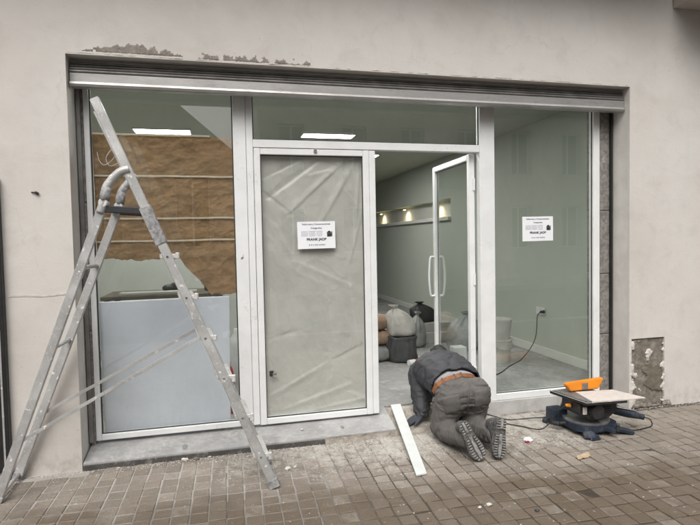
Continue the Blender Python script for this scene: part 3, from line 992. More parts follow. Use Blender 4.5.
DW = 0.845
d2 = MB()
dbox(d2, 0.0, 0.05, 0, 0.05, 0.112, 2.204, 0.004)
dbox(d2, DW - .05, DW, 0, 0.05, 0.112, 2.204, 0.004)
dbox(d2, 0.0505, DW - .0505, 0.001, 0.049, 2.156, 2.204, 0.004)
dbox(d2, 0.0505, DW - .0505, 0.001, 0.049, 0.112, 0.16, 0.004)
door2 = d2.build('door', 'white_alu', sf)
door2['label'] = 'glazed door leaf standing open into the shop'
m = dbox(MB(), 0.051, DW - .051, 0.022, 0.028, 0.161, 2.155)
m.build('pane', 'glass_door', door2)
m = MB()
dbox(m, 0.050, 0.057, 0.012, 0.0215, 0.16, 2.156); dbox(m, DW - .057, DW - .050, 0.012, 0.0215, 0.16, 2.156)
dbox(m, 0.057, DW - .057, 0.012, 0.0215, 2.149, 2.156); dbox(m, 0.057, DW - .057, 0.012, 0.0215, 0.16, 0.167)
m.build('gasket', 'gasket', door2)
for s in (1, -1):
    w0 = 0.05 if s > 0 else 0.0
    pts = [dr(DW - .025, w0 + s * 0.0, 1.315), dr(DW - .025, w0 + s * 0.040, 1.31), dr(DW - .03, w0 + s * 0.055, 1.20), dr(DW - .03, w0 + s * 0.058, 1.12), dr(DW - .03, w0 + s * 0.055, 1.04), dr(DW - .025, w0 + s * 0.040, 0.935), dr(DW - .025, w0, 0.93)]
    m = MB(); m.tube(smooth_path(pts, 6), 0.0105, 10)
    m.build('pull_handle', 'white_alu', door2, smooth=True)
for z in (0.35, 1.15, 1.95):
    m = MB(); m.tube([(HX - .01, HY - 0.004, z - .05), (HX - .01, HY - 0.004, z + .05)], 0.010, 10)
    m.build('hinge', 'white_alu', door2)

# ------------------------------------------------------------------ rolled-up shutter
sh = empty('roller_shutter', (1.21, 0.12, 2.54), 'dirty metal roller shutter rolled up under the lintel of the opening', 'roller shutter')
SX0, SX1 = OX0 + 0.006, OX1 - 0.006
prof = [(0.062, 2.640), (0.064, 2.585), (0.050, 2.580), (0.046, 2.566), (0.052, 2.551), (0.075, 2.546), (0.11, 2.548), (0.118, 2.56), (0.10, 2.585), (0.10, 2.640)]
m = MB(); m.prism([(SX0, y, z) for y, z in prof], (SX1 - SX0, 0, 0))
m.build('bottom_bar', 'shutter_bar', sh)
for k in range(5):
    z0 = 2.643 + k * 0.0205
    y0 = 0.066 + k * 0.010
    pr = [(y0 + 0.006, z0), (y0 - 0.004, z0 + .004), (y0 - .007, z0 + .010), (y0 - .004, z0 + .0165), (y0 + .006, z0 + .0195), (y0 + .03, z0 + .0195), (y0 + .03, z0)]
    if z0 + .02 < OZ - .001:
        m = MB(); m.prism([(SX0, y, z) for y, z in pr], (SX1 - SX0, 0, 0))
        m.build('slat', 'shutter_slat', sh)
m = MB(); m.box(SX0, SX1, 0.17, 0.2, 2.60, 2.741)
m.build('coil_housing', 'black_metal', sh)
for xa, xb in ((SX0 - .003, SX0 + .022), (SX1 - .014, SX1 + .003)):
    m = MB(); m.box(xa, xb, 0.1925, 0.218, 0.11, 2.598, 0.002)
    m.build('guide_channel', 'shutter_slat' if xa < 0 else 'black_metal', sh)

# ------------------------------------------------------------------ sheets and panels behind the glass
segs = []
for k, (a, b, w, amp) in enumerate([((322, 158), (268, 198), 0.030, 0.012), ((345, 160), (290, 212), 0.028, 0.011), ((352, 168), (322, 222), 0.03, 0.010), ((300, 160), (264, 178), 0.02, 0.008),
                                    ((360, 160), (357, 225), 0.016, 0.009), ((366, 200), (350, 262), 0.022, 0.008), ((262, 190), (292, 214), 0.02, 0.009), ((275, 225), (296, 262), 0.03, 0.008),
                                    ((296, 262), (352, 286), 0.03, 0.008), ((345, 255), (358, 345), 0.028, 0.008), ((276, 300), (282, 345), 0.03, 0.006), ((268, 398), (330, 362), 0.03, 0.009),
                                    ((330, 362), (364, 345), 0.026, 0.008), ((285, 410), (350, 384), 0.028, 0.010), ((300, 414), (366, 398), 0.022, 0.009), ((268, 340), (300, 330), 0.024, 0.006),
                                    ((322, 280), (330, 330), 0.03, 0.006), ((310, 175), (330, 170), 0.016, 0.006), ((266, 240), (270, 330), 0.016, 0.007), ((366, 300), (366, 380), 0.014, 0.007),
                                    ((340, 185), (358, 205), 0.016, 0.007), ((270, 165), (275, 190), 0.013, 0.006)]):
    A, B_ = on_y(a, 0.27), on_y(b, 0.27)
    segs.append(((A.x, A.z), (B_.x, B_.z), w, amp * (1 if k % 3 else -1)))


def film_h(x, z):
    h = 0.0
    for (ax, az), (bx, bz), w, amp in segs:
        dx, dz = bx - ax, bz - az
        L2 = dx * dx + dz * dz
        t = ((x - ax) * dx + (z - az) * dz) / L2
        tt = min(1.0, max(0.0, t))
        ex, ez = x - ax - dx * tt, z - az - dz * tt
        d = math.hypot(ex, ez)
        side = (x - ax) * dz - (z - az) * dx
        q = d / w
        if q < 3.5:
            prof_ = math.exp(-q * q) if side > 0 else math.exp(-(q / 0.45) ** 2)
            h += 0.8 * amp * prof_ * (1 - 0.45 * abs(2 * tt - 1))
    h += 0.005 * fbm((x * 1.0, z * 0.7, 3.1), 4.5, 3)
    h += 0.06 * vor(x * 0.9 + 0.25 * z, z * 0.5, 3.3, 7.0) + 0.04 * vor(x + 0.2 * z, z * 0.7, 9.1, 15.0)
    r = 1 - abs(fbm((x * 1.3 + z * 0.6, z * 0.9, 8.2), 5.0, 2))
    h += 0.010 * max(0, r - 0.82)
    r = 1 - abs(fbm((x * 0.8 - z * 0.5, z * 0.5, 1.2), 9.0, 2))
    h += 0.006 * max(0, r - 0.85)
    return h


m = grid_mesh(lambda u, v: (0.296 + 0.804 * u, 0.293 - film_h(0.296 + 0.804 * u, 0.145 + 2.015 * v), 0.145 + 2.015 * v), 110, 250)
tag(m.build('plastic_film', 'film', smooth=True), 'crumpled grey plastic film hung behind the glass of the closed door', 'plastic film')

kp = empty('kraft_paper_cover', (-0.38, 0.3, 1.23), 'brown kraft paper strips taped across the left window', 'paper cover')


def kraft(z0f, z1f, seed):
    def f(u, v):
        x = -0.862 + 0.96 * u
        z = z0f(x) + (z1f(x) - z0f(x)) * v
        w1, w2 = 0.05 * fbm((x, z, seed), 5, 2), 0.05 * fbm((z, x, seed + 2), 5, 2)
        h = 0.12 * vor(x * 0.8 + w1, z * 1.25 + w2, seed, 9) + 0.15 * vor(x * 0.7 - 0.5 * z + w2, z + 0.3 * x, seed + 3, 19) + 0.12 * vor(x, z, seed + 7, 40)
        return (x, 0.292 - h - 0.006 * fbm((x, z, seed), 3, 2), z)
    return grid_mesh(f, 170, 52).build('paper_strip', 'kraft', kp, smooth=False)


def low_edge(x):
    base = 1.40 - 0.03 * (x + 0.86) if x < -0.30 else 1.40 - 0.03 * 0.56 - 0.27 * min(1, (x + 0.30) / 0.22)
    return base + 0.02 * fbm((x, 0, 5), 11, 4)


kraft(lambda x: 1.995, lambda x: 2.285 + 0.008 * noise.noise((x * 4, 0, 0)), 1.0)
kraft(lambda x: 1.69, lambda x: 1.991, 4.0)
kraft(lambda x: 1.528, lambda x: 1.686, 7.0)
kraft(low_edge, lambda x: 1.524, 9.0)
for z in (1.993, 1.688, 1.526, 2.288):
    m = grid_mesh(lambda u, v: (-0.862 + (0.96 if z < 2.2 else 0.80) * u, 0.266, z - 0.007 + 0.012 * v + 0.004 * noise.noise((u * 5, z * 3, 0))), 40, 1)
    m.build('tape', 'tape', kp)

m = MB()
m.hexa([(-0.860, 0.315, 0.125), (0.030, 0.315, 0.125), (0.030, 0.335, 0.125), (-0.860, 0.335, 0.125),
        (-0.866, 0.288, 1.092), (0.046, 0.288, 1.096), (0.046, 0.308, 1.096), (-0.866, 0.308, 1.092)], 0.003)
tag(m.build('wall_panel', 'board'), 'bluish white panel leaning inside the left window below the kraft paper', 'panel')


# A4 notices
def text_mesh(txt, width, cx, cz, y, bold=0.0, hmax=None):
    c = bpy.data.curves.new('t', 'FONT')
    c.body = txt
    c.align_x = 'CENTER'
    c.align_y = 'CENTER'
    c.offset = bold
    o = bpy.data.objects.new('t', c)
    COL.objects.link(o)
    bpy.context.view_layer.update()
    me = bpy.data.meshes.new_from_object(o.evaluated_get(bpy.context.evaluated_depsgraph_get()))
    bpy.data.objects.remove(o)
    bpy.data.curves.remove(c)
    xs = [v.co.x for v in me.vertices]
    ys = [v.co.y for v in me.vertices]
    s = width / (max(xs) - min(xs))
    sy = s if hmax is None else hmax / (max(ys) - min(ys))
    mx, my = (max(xs) + min(xs)) / 2, (max(ys) + min(ys)) / 2
    vs = [((v.co.x - mx) * s + cx, y, (v.co.y - my) * sy + cz) for v in me.vertices]
    fs = [tuple(p.vertices) for p in me.polygons]
    bpy.data.meshes.remove(me)
    return vs, fs


def notice(cx, cz, y, rot, label):
    W, H = 0.297, 0.21
    e = empty('paper_notice', (cx, y, cz - H / 2), label, 'notice', 'notices taped to the shopfront')

    def place(v):
        dx, dz = v[0], v[2]
        return (cx + dx * math.cos(rot) - dz * math.sin(rot), y + v[1] - 0.0015 * math.sin(dx * 14 + 1), cz + dx * math.sin(rot) + dz * math.cos(rot))
    mm = grid_mesh(lambda u, v: place((W * (u - .5), 0, H * (v - .5))), 16, 8)
    mm.build('sheet', 'paper', e)
    mm = MB()
    for t, w, zc, b, hm in (('Reformas y Construcciones', 0.22, 0.083, 0.012, 0.0175), ('Integrales', 0.085, 0.053, 0.012, 0.016), ('FRANK JADP', 0.155, -0.036, 0.035, 0.026)):
        vs, fs = text_mesh(t, w, 0, zc, -0.0012, b, hm)
        mm = MB()
        mm.raw([place(v) for v in vs], fs)
        mm.build('lettering', 'ink', e)
    mm = MB()
    r3 = random.Random(3)
    for row in range(5):       # columns of print too small to read
        for c0, c1 in ((-0.118, -0.066), (-0.058, -0.006), (0.002, 0.05)):
            x = c0
            while x < c1 - 0.006:
                l = r3.uniform(0.004, 0.012)
                z = 0.028 - row * 0.0088
                mm.raw([place((a, -0.0012, b)) for a, b in ((x, z), (min(c1, x + l), z), (min(c1, x + l), z + 0.0034), (x, z + 0.0034))], [(0, 1, 2, 3)])
                x += l + r3.uniform(0.002, 0.006)
    mm.build('small_print', 'ink_grey', e)
    mm = MB()
    x = -0.062
    while x < 0.06:            # bottom line, too small to read
        l = r3.uniform(0.006, 0.011)
        mm.raw([place((a, -0.0012, b)) for a, b in ((x, -0.081), (x + l, -0.081), (x + l, -0.0705), (x, -0.0705))], [(0, 1, 2, 3)])
        x += l + r3.choice((0.0025, 0.0025, 0.007))
    mm.build('small_print', 'ink_grey', e)
    mm = MB()
    for poly in ([(0.083, -0.014), (0.118, -0.014), (0.118, 0.012), (0.083, 0.012)], [(0.078, 0.0135), (0.122, 0.0135), (0.104, 0.032), (0.094, 0.030)]):
        mm.raw([place((a, -0.0012, b)) for a, b in poly], [(0, 1, 2, 3)])
    mm.raw([place((a, -0.0014, b)) for a, b in ((0.119, -0.012), (0.124, -0.012), (0.124, 0.028), (0.119, 0.028))], [(0, 1, 2, 3)])
    mm.build('emblem', 'ink', e)
    return e


notice(0.7185, 1.546, 0.2495, math.radians(0.6), 'white paper notice on the grey film covered door')
notice(2.655, 1.568, 0.2465, math.radians(0.4), 'white paper notice on the glass of the right window')

# ------------------------------------------------------------------ step ladder
NA, NB = (-1.32, -0.35), (0.274, -0.609)
FA, FB = (-1.33, -0.035), (0.268, -0.255)
lad = empty('step_ladder', (-0.5, -0.32, 0.0), 'plaster-spattered aluminium step ladder standing open before the left window', 'step ladder')


def near(px):
    return on_v(px, NA, NB)


f_foot_n = Vector((0.278, -0.610, 0.0))
f_top_n = near((94, 98))
f_foot_f = Vector((0.262, -0.255, 0.0))
r_foot_n = Vector((-1.325, -0.350, 0.0))
r_foot_f = Vector((-1.325, -0.035, 0.0))
f_top_f = f_top_n + Vector((-0.045, 0.30, 0.0))
wid = Vector((0.05, 0.32, 0)).normalized()


def along(a, b, z):
    t = (z - a.z) / (b.z - a.z)
    return a.lerp(b, t)


for a, b in ((f_foot_n, f_top_n), (f_foot_f, f_top_f)):
    m = MB()
    d = (b - a).normalized()
    m.beam(a + d * 0.045, b, 0.024, 0.052, up=d.cross(wid), bev=0.004)
    st = m.build('front_stile', 'alu', lad)
    m = MB()
    m.beam(a + d * 0.005, a + d * 0.06, 0.032, 0.066, up=d.cross(wid), bev=0.006)
    m.build('rubber_foot', 'tape_grey', st)
bend_n, arc_n, join_n = near((104, 203)), near((106, 188)), near((130, 169))
for s, foot in ((0, r_foot_n), (1, r_foot_f)):
    off = Vector((0.03, 0.30, 0.0)) * s
    bend, join = bend_n + off, join_n + Vector((-0.01, 0.30, 0.0)) * s
    m = MB()
    d = (bend - foot).normalized()
    m.beam(foot + d * 0.02, bend, 0.022, 0.052, up=d.cross(wid), bev=0.004)
    rl = m.build('rear_leg', 'alu', lad)
    pth = smooth_path([bend - d * 0.06, bend, near((107, 187)) + off, near((119, 173)) + off * 0.98, join], 6)
    m = MB(); m.tube(pth, 0.026, 12)
    m.build('bent_tube', 'alu', rl, smooth=True)
    m = MB(); m.tube([pth[7], pth[9], pth[12]], 0.0275, 12)
    m.build('tape_wrap', 'tape_grey', rl, smooth=True)
    m = MB(); m.beam(foot + d * 0.003, foot + d * 0.05, 0.03, 0.06, up=d.cross(wid), bev=0.006)
    m.build('rubber_foot', 'tape_grey', rl)
    m = MB(); m.tube([bend - wid * 0.024, bend - wid * 0.019, bend + wid * 0.019, bend + wid * 0.024], [0.022, 0.027, 0.027, 0.022], 16)
    m.build('hinge_cap', 'alu_tread', rl)
# black platform bar, sleeve on the front stile
pn, qn = near((105, 209)), near((141, 211))
m = MB()
for s in (0, 1):
    off = Vector((0.03, 0.30, 0)) * s
    m.beam(pn + off, qn + off, 0.026, 0.04, bev=0.004)
m.hexa([pn + Vector((0, .02, -.008)), qn + Vector((0, .02, -.008)), qn + Vector((-.02, .28, -.008)), pn + Vector((-.02, .28, -.008)), pn + Vector((0, .02, .012)), qn + Vector((0, .02, .012)), qn + Vector((-.02, .28, .012)), pn + Vector((-.02, .28, .012))], 0.003)
m.build('platform', 'black_plastic', lad)
dn = (f_top_n - f_foot_n).normalized()
c1 = along(f_foot_n, f_top_n, 1.72)
c2 = along(f_foot_n, f_top_n, 1.50)
m = MB(); m.beam(c2, c1, 0.034, 0.068, up=dn.cross(wid), bev=0.006)
m.build('taped_sleeve', 'tape_grey', lad)
for z in (0.20, 0.445, 0.69, 0.935, 1.18, 1.425):
    a, b = along(f_foot_n, f_top_n, z), along(f_foot_f, f_top_f, z)
    m = MB()
    fw = Vector((1, -0.16, 0)).normalized()
    A0, B0 = a + wid * 0.012, b - wid * 0.012
    sp_ = [A0 - fw * .048, A0 + fw * .048, B0 + fw * .048, B0 - fw * .048]
    m.hexa([p + Vector((0, 0, -.012)) for p in sp_] + [p + Vector((0, 0, .012)) for p in sp_], 0.003)
    t = m.build('tread', 'alu_tread', lad)
    # plaster lumps on the tread end that stick past the stile
    m = MB(); m.tube([a - wid * 0.0125, a - wid * 0.016], [0.008, 0.006], 10)
    m.build('rivet', 'chrome', t)
    for s in (1,):
        m = MB()
        q = a + fw * s * (0.048 + (0.008 if s > 0 else -0.004)) - wid * 0.004
        m.beam(q - Vector((0, 0, .012 + .014 * random.random())), q + Vector((0, 0, .012 + .016 * random.random())), 0.022, 0.022, up=wid, bev=0.004)
        m.build('tread_bracket', 'alu_tread' if s > 0 else 'alu', t)
for z in (0.02, 0.88, 1.35):
    m = MB()
    m.tube([along(r_foot_n, bend_n, z + 0.02), along(r_foot_f, bend_n + Vector((.03, .30, 0)), z + 0.02)], 0.013, 10)
    m.build('rear_rung', 'alu', lad, smooth=True)
for s in (0, 1):
    a = near((199, 338)) if s == 0 else on_v((195, 330), FA, FB)
    b = near((20, 442)) if s == 0 else on_v((37, 417), FA, FB)
    m = MB(); m.beam(a, b, 0.004, 0.02, bev=0.001)
    m.build('spreader_bar', 'alu', lad)

# ------------------------------------------------------------------ the kneeling worker
body = MB()
hip = Vector((1.70, -0.20, 0.33))
core = chain([(1.70, -0.20, 0.33), (1.71, 0.05, 0.39), (1.71, 0.24, 0.40), (1.715, 0.33, 0.40)], [(.15, .11, .10), (.15, .12, .11), (.15, .10, .10), (.10, .08, .08)])
core += chain([(1.72, 0.34, 0.41), (1.80, 0.44, 0.45)], [0.055, 0.05])
core += [((1.82, 0.475, 0.462), (0.074, 0.098, 0.092)), ((1.82, 0.535, 0.427), (0.062, 0.05, 0.07)), ((1.82, 0.575, 0.432), (0.013, 0.022, 0.014)),
         ((1.748, 0.47, 0.457), (0.012, 0.022, 0.03)), ((1.892, 0.47, 0.457), (0.012, 0.022, 0.03))]
for pts, rs in (([(1.57, 0.27, 0.38), (1.545, 0.20, 0.225), (1.515, 0.105, 0.105)], [0.06, 0.045, 0.032]),
                ([(1.86, 0.30, 0.40), (1.935, 0.36, 0.24), (1.87, 0.45, 0.15)], [0.06, 0.045, 0.032]),
                ([(1.62, -0.2, 0.30), (1.56, -0.14, 0.09), (1.575, -0.47, 0.125), (1.58, -0.52, 0.13)], [0.10, 0.055, 0.04, 0.035]),
                ([(1.80, -0.2, 0.30), (1.80, -0.13, 0.09), (1.80, -0.48, 0.125), (1.80, -0.53, 0.12)], [0.10, 0.055, 0.04, 0.035])):
    core += chain(pts, rs)
person = from_bm(blob(core, 0.012, 5), 'person', 'skin', None, (1.70, -0.15, 0.0))
tag(person, 'person in dark quilted jacket, grey trousers and tan belt kneeling bent over in the doorway', 'person')

SIDE = Vector((0.97, 0.0, 0.17)).normalized()
NRM = Vector((-0.05, 0.88, 0.47)).normalized()
BACK = SIDE.cross(NRM).normalized()
if BACK.z < 0:
    BACK = -BACK


def crease(p, sx, sy, sz, seed, lo=0.86):
    r = 1 - abs(noise.noise((p.x * sx + seed, p.y * sy + 2 * seed, p.z * sz - seed)))
    return max(0.0, r - lo) / (1 - lo)


def denim(p):
    d = 0.002 * fbm(p, 9, 2)
    seat = min(1.0, max(0.0, (p.z - 0.12) * 8))
    d -= 0.0085 * crease(p, 3.5, 5, 13, 1.3) * seat                               # folds across the seat and thighs
    d += 0.0055 * crease(p, 5, 5, 16, 7.7) * seat
    d -= 0.005 * crease(p, 14, 9, 4.5, 4.1, 0.9) * seat
    if p.z < 0.19:                                                                # stacked creases round the shins
        k = min(1.0, (0.19 - p.z) * 14)
        d += k * (-0.009 * crease(p, 4, 13, 5, 2.2) + 0.006 * crease(p, 4, 15, 5, 9.4))
    return d


tr = [((1.705, -0.175, 0.345), (0.195, 0.135, 0.125)),
      ((1.620, -0.245, 0.325), (0.120, 0.105, 0.130)), ((1.80, -0.250, 0.340), (0.120, 0.105, 0.132)),
      ((1.71, -0.235, 0.345), (0.150, 0.112, 0.118)), ((1.71, -0.20, 0.27), (0.17, 0.10, 0.10)),
      ((1.705, -0.13, 0.365), (0.195, 0.11, 0.115))]
tr += chain([(1.617, -0.215, 0.31), (1.588, -0.185, 0.20), (1.565, -0.165, 0.095)], [(.125, .12, .12), 0.108, 0.090])
tr += chain([(1.812, -0.215, 0.32), (1.812, -0.18, 0.20), (1.800, -0.165, 0.095)], [(.122, .12, .12), 0.108, 0.088])
tr += chain([(1.565, -0.175, 0.090), (1.567, -0.33, 0.100), (1.588, -0.51, 0.128)], [0.088, 0.082, 0.066])
tr += chain([(1.800, -0.175, 0.090), (1.805, -0.33, 0.100), (1.800, -0.52, 0.132)], [0.088, 0.082, 0.066])
WAIST = Vector((1.708, -0.125, 0.375))
trb = blob(tr, 0.0065, 7, denim, cut=lambda p: (p - WAIST).dot(NRM) > 0.028)
for v in trb.verts:
    if v.co.z < 0.006:
        v.co.z = 0.006 + 0.15 * (v.co.z - 0.006)
bvh_t = BVHTree.FromBMesh(trb)
trousers = from_bm(trb, 'trousers', 'trouser', person)

shb = chain([WAIST + NRM * 0.005, WAIST + NRM * 0.045, (1.71, 0.05, 0.395), (1.71, 0.2, 0.41)], [(.172, .06, .104), (.183, .10, .116), (.18, .12, .12), (.17, .11, .11)])
shb_bm = blob(shb, 0.010, 4, lambda p: 0.004 * math.sin((p - WAIST).dot(NRM) * 130 + 5 * p.x))
bvh_s = BVHTree.FromBMesh(shb_bm)
from_bm(shb_bm, 'shirt', 'shirt', person)


def band(bvhs, centre, w, off, thick, name, mat, nn=72):
    mm = MB()
    rings = []
    for k in range(nn):
        t = 2 * math.pi * k / nn
        d = SIDE * math.cos(t) + BACK * math.sin(t)
        row = []
        for q in (-w / 2, w / 2):
            c = centre + NRM * q
            best = 0.0
            for b in bvhs:
                h = b.ray_cast(c + d * 0.5, -d)
                if h[0] is not None:
                    best = max(best, (h[0] - c).dot(d))
            row.append((c, best or 0.15, d))
        r = (row[0][1] + row[1][1]) / 2 + off
        rings.append([row[0][0] + d * r, row[1][0] + d * r, row[1][0] + d * (r + thick), row[0][0] + d * (r + thick)])
    vs = [p for r in rings for p in r]
    fs = []
    for k in range(nn):
        a, b = k * 4, ((k + 1) % nn) * 4
        for i in range(4):
            fs.append((a + i, a + (i + 1) % 4, b + (i + 1) % 4, b + i))
    mm.raw(vs, fs)
    return mm.build(name, mat, person, smooth=False)


band([bvh_t, bvh_s], WAIST + NRM * 0.000, 0.040, 0.002, 0.006, 'belt', 'belt')


def drape(bvh, corners, nu, nv, off, name, mat, parent):
    """a patch sewn on: pixel quad cast from the photograph's side onto the cloth"""
    A, B_, C_, D_ = [Vector((c[0], c[1])) for c in corners]
    vs = []
    for j in range(nv + 1):
        for i in range(nu + 1):
            u, v = i / nu, j / nv
            p = A.lerp(B_, u).lerp(D_.lerp(C_, u), v)
            d = pray((p.x, p.y)).normalized()
            h = bvh.ray_cast(CAM, d)
            if h[0] is None:
                return None
            vs.append(h[0] + h[1] * off)
    fs = [(j * (nu + 1) + i, j * (nu + 1) + i + 1, (j + 1) * (nu + 1) + i + 1, (j + 1) * (nu + 1) + i) for j in range(nv) for i in range(nu)]
    mm = MB(); mm.raw(vs, fs)
    r = bmesh.ops.extrude_face_region(mm.bm, geom=list(mm.bm.faces))
    for v in [g_ for g_ in r['geom'] if isinstance(g_, bmesh.types.BMVert)]:
        dd = (CAM - v.co).normalized()
        v.co += dd * 0.0035
    return mm.build(name, mat, parent, smooth=True)


drape(bvh_t, [(441, 398), (460, 394), (462, 411), (446, 415)], 8, 8, 0.0005, 'back_pocket', 'trouser', trousers)
drape(bvh_t, [(474, 391), (488, 388), (489, 404), (475, 408)], 8, 8, 0.0005, 'back_pocket', 'trouser', trousers)
drape(bvh_t, [(468.2, 386), (469.8, 386), (467.8, 414), (466.2, 414)], 1, 14, 0.0005, 'seam', 'trouser', trousers)
for deg in (40, 72, 100, 140):
    t = math.radians(deg)
    d = SIDE * math.cos(t) + BACK * math.sin(t)
    h = bvh_t.ray_cast(WAIST + d * 0.5, -d)
    if h[0] is not None:
        m = MB()
        c = h[0] + d * 0.0125
        m.beam(c - NRM * 0.028, c + NRM * 0.028, 0.012, 0.004, up=d, bev=0.001)
        m.build('belt_loop', 'trouser', trousers)


def quilt(p):
    q = p.y * 0.93 + p.z * 0.37
    w = (q / 0.062) % 1.0
    torso = p.x > 1.52 and p.z > 0.30
    d = (0.004 * (abs(math.sin(math.pi * w)) ** 0.5) - 0.003) if torso else 0.0
    d += 0.002 * fbm(p, 9, 2)
    d -= 0.008 * crease(p, 4, 9, 6, 3.3) - 0.006 * crease(p, 5, 10, 7, 8.8)
    if p.z < 0.36 and (p.x < 1.64 or p.x > 1.84):                                # creases round the sleeves
        d += min(1.0, (0.36 - p.z) * 8) * (-0.010 * crease(p, 6, 7, 17, 5.5) + 0.007 * crease(p, 6, 7, 19, 1.7))
    return d


HEM = WAIST + NRM * 0.016
HN = (NRM + Vector((0.05, 0.0, -0.25))).normalized()
jk = chain([WAIST - NRM * 0.02 + Vector((0, 0, .012)), (1.708, 0.05, 0.425), (1.705, 0.20, 0.432), (1.705, 0.30, 0.415)],
           [(.215, .15, .150), (.232, .16, .168), (.238, .14, .158), (.19, .10, .115)])
jk += chain([(1.570, 0.270, 0.38), (1.550, 0.200, 0.225), (1.515, 0.115, 0.110)], [0.108, 0.088, 0.058])
jk += chain([(1.86, 0.30, 0.41), (1.925, 0.36, 0.24), (1.875, 0.44, 0.16)], [0.098, 0.078, 0.052])
jk += chain([(1.71, 0.33, 0.41), (1.75, 0.385, 0.415)], [(.10, .07, .085), 0.072])
jb = blob(jk, 0.0075, 7, quilt, cut=lambda p: (p - HEM).dot(HN) < 0.004 * math.sin(p.x * 40) and p.y < 0.10 and (p - Vector((1.515, 0.12, 0.130))).length > 0.13)
jacket = from_bm(jb, 'jacket', 'jacket', person)
md = jacket.modifiers.new('thick', 'SOLIDIFY')
md.thickness = 0.012
md.offset = -1.0
jacket.data.materials.append(MAT['jacket_in'])
md.material_offset = 1

hb = [((1.82, 0.470, 0.477), (0.080, 0.102, 0.098)), ((1.82, 0.43, 0.474), (0.074, 0.08, 0.082))]
from_bm(blob(hb, 0.007, 3, lambda p: 0.006 * fbm(p, 30, 3), cut=lambda p: p.y > 0.535 and p.z < 0.49), 'hair', 'hair', person)


def glove(wrist, direction, up, name, mirror=1):
    d = Vector(direction).normalized()
    u = Vector(up).normalized()
    s = d.cross(u).normalized() * mirror
    u = s.cross(d).normalized() * mirror
    w = Vector(wrist)
    bl = chain([w - d * 0.03, w + d * 0.02], [0.034, 0.032])
    for k in range(4):
        q = -0.030 + 0.020 * k
        kn = w + d * (0.092 - 0.004 * abs(k - 1)) + s * q
        bl += chain([w + d * 0.015 + s * q * 0.6, kn], [0.021, 0.0145])
        L = (0.062, 0.070, 0.064, 0.050)[k]
        p1 = kn + d * L * 0.45 + s * q * 0.10 - u * 0.004
        p2 = p1 + d * L * 0.32 - u * 0.012
        p3 = p2 + d * L * 0.22 - u * 0.014
        bl += chain([kn, p1, p2, p3], [0.0125, 0.011, 0.0102, 0.009], 0.6)
    t0 = w + d * 0.03 - s * 0.03
    bl += chain([t0, t0 + d * 0.035 - s * 0.024 - u * 0.006, t0 + d * 0.065 - s * 0.030 - u * 0.014], [0.017, 0.0125, 0.010], 0.6)
    return from_bm(blob(bl, 0.0042, 2, sub=1), name, 'glove', person)


glove((1.512, 0.100, 0.098), (-0.90, 0.02, -0.33), (-0.35, -0.1, 0.93), 'glove', 1)
glove((1.872, 0.455, 0.155), (-0.5, 0.75, -0.12), (0, 0, 1), 'glove', -1)


def shoe(toe, heel, twist, name):
    toe, heel = Vector(toe), Vector(heel)
    L = (toe - heel).normalized()
    ln = (toe - heel).length
    N = Vector((twist, -1, 0.05))
    N = (N - L * N.dot(L)).normalized()
    W = L.cross(N)
    half = [(0.00, .022), (.03, .036), (.10, .041), (.22, .040), (.40, .041), (.55, .050), (.70, .057), (.82, .055), (.92, .042), (1.0, .018)]

    def P(t, w, n):
        return heel + L * (ln * t) + W * w + N * n
    bl = [(P(.14, 0, -.045), .040), (P(.30, 0, -.042), .040), (P(.5, 0, -.036), .040), (P(.68, 0, -.034), .044), (P(.82, 0, -.030), .040), (P(.93, 0, -.024), .030)]
    bl += chain([P(.14, 0, -.04), P(.20, 0, -.105)], [.042, .046])
    bl += chain([P(.45, 0, -.045), P(.22, 0, -.10)], [.040, .044])
    up_ = from_bm(blob(bl, 0.008, 4), name, 'shoe', person)
    mm = MB()
    top = [P(t, w, 0) for t, w in half] + [P(t, -w * 0.94, 0) for t, w in half[::-1]]
    mm.prism(top, -N * 0.024)
    lug = MB()     # tread blocks
    for i in range(15):
        t = 0.045 + i * 0.064
        hw = float(np.interp(t, [h[0] for h in half], [h[1] for h in half])) - 0.004
        if 0.30 < t < 0.42:
            continue
        for kx in (-1, 0, 1):
            c = kx * hw * 0.66
            q = hw * 0.26
            sk_ = 0.018 * (1 if kx else -1)
            a, b = t - 0.021, t + 0.021
            lug.hexa([P(a + sk_, c - q, -.001), P(a + sk_, c + q, -.001), P(b, c + q, -.001), P(b, c - q, -.001),
                      P(a + sk_, c - q * .8, .009), P(a + sk_, c + q * .8, .009), P(b, c + q * .8, .009), P(b, c - q * .8, .009)])
    n0 = len(mm.bm.faces)
    lm = bpy.data.meshes.new('tmp')
    lug.bm.to_mesh(lm); lug.bm.free()
    mm.bm.from_mesh(lm); bpy.data.meshes.remove(lm)
    mm.bm.faces.ensure_lookup_table()
    for f in mm.bm.faces[n0:]:
        f.material_index = 1
    so_ = mm.build('sole', 'sole_base', up_)
    so_.data.materials.append(MAT['sole'])
    return up_


shoe((1.652, -0.628, 0.016), (1.535, -0.575, 0.262), -0.10, 'shoe')
shoe((1.765, -0.640, 0.016), (1.822, -0.590, 0.268), 0.12, 'shoe')

# ------------------------------------------------------------------ plank on the threshold
a0, a1 = Vector((1.325, 0.335, 0.118)), Vector((1.412, 0.335, 0.118))
b0, b1 = Vector((1.150, -0.712, 0.004)), Vector((1.224, -0.705, 0.004))
T = Vector((0, -0.001, 0.012))
m = MB()
m.hexa([b0, b1, a1, a0, b0 + T, b1 + T, a1 + T, a0 + T], 0.0015)
tag(m.build('plank', 'plank'), 'long white plank sloping from the doorway down onto the pavement', 'plank')

# ------------------------------------------------------------------ saw
saw = empty('bench_saw', (2.70, -0.30, 0.0), 'navy and black mitre saw with an upper table and orange guard on the pavement', 'saw')
m = MB()
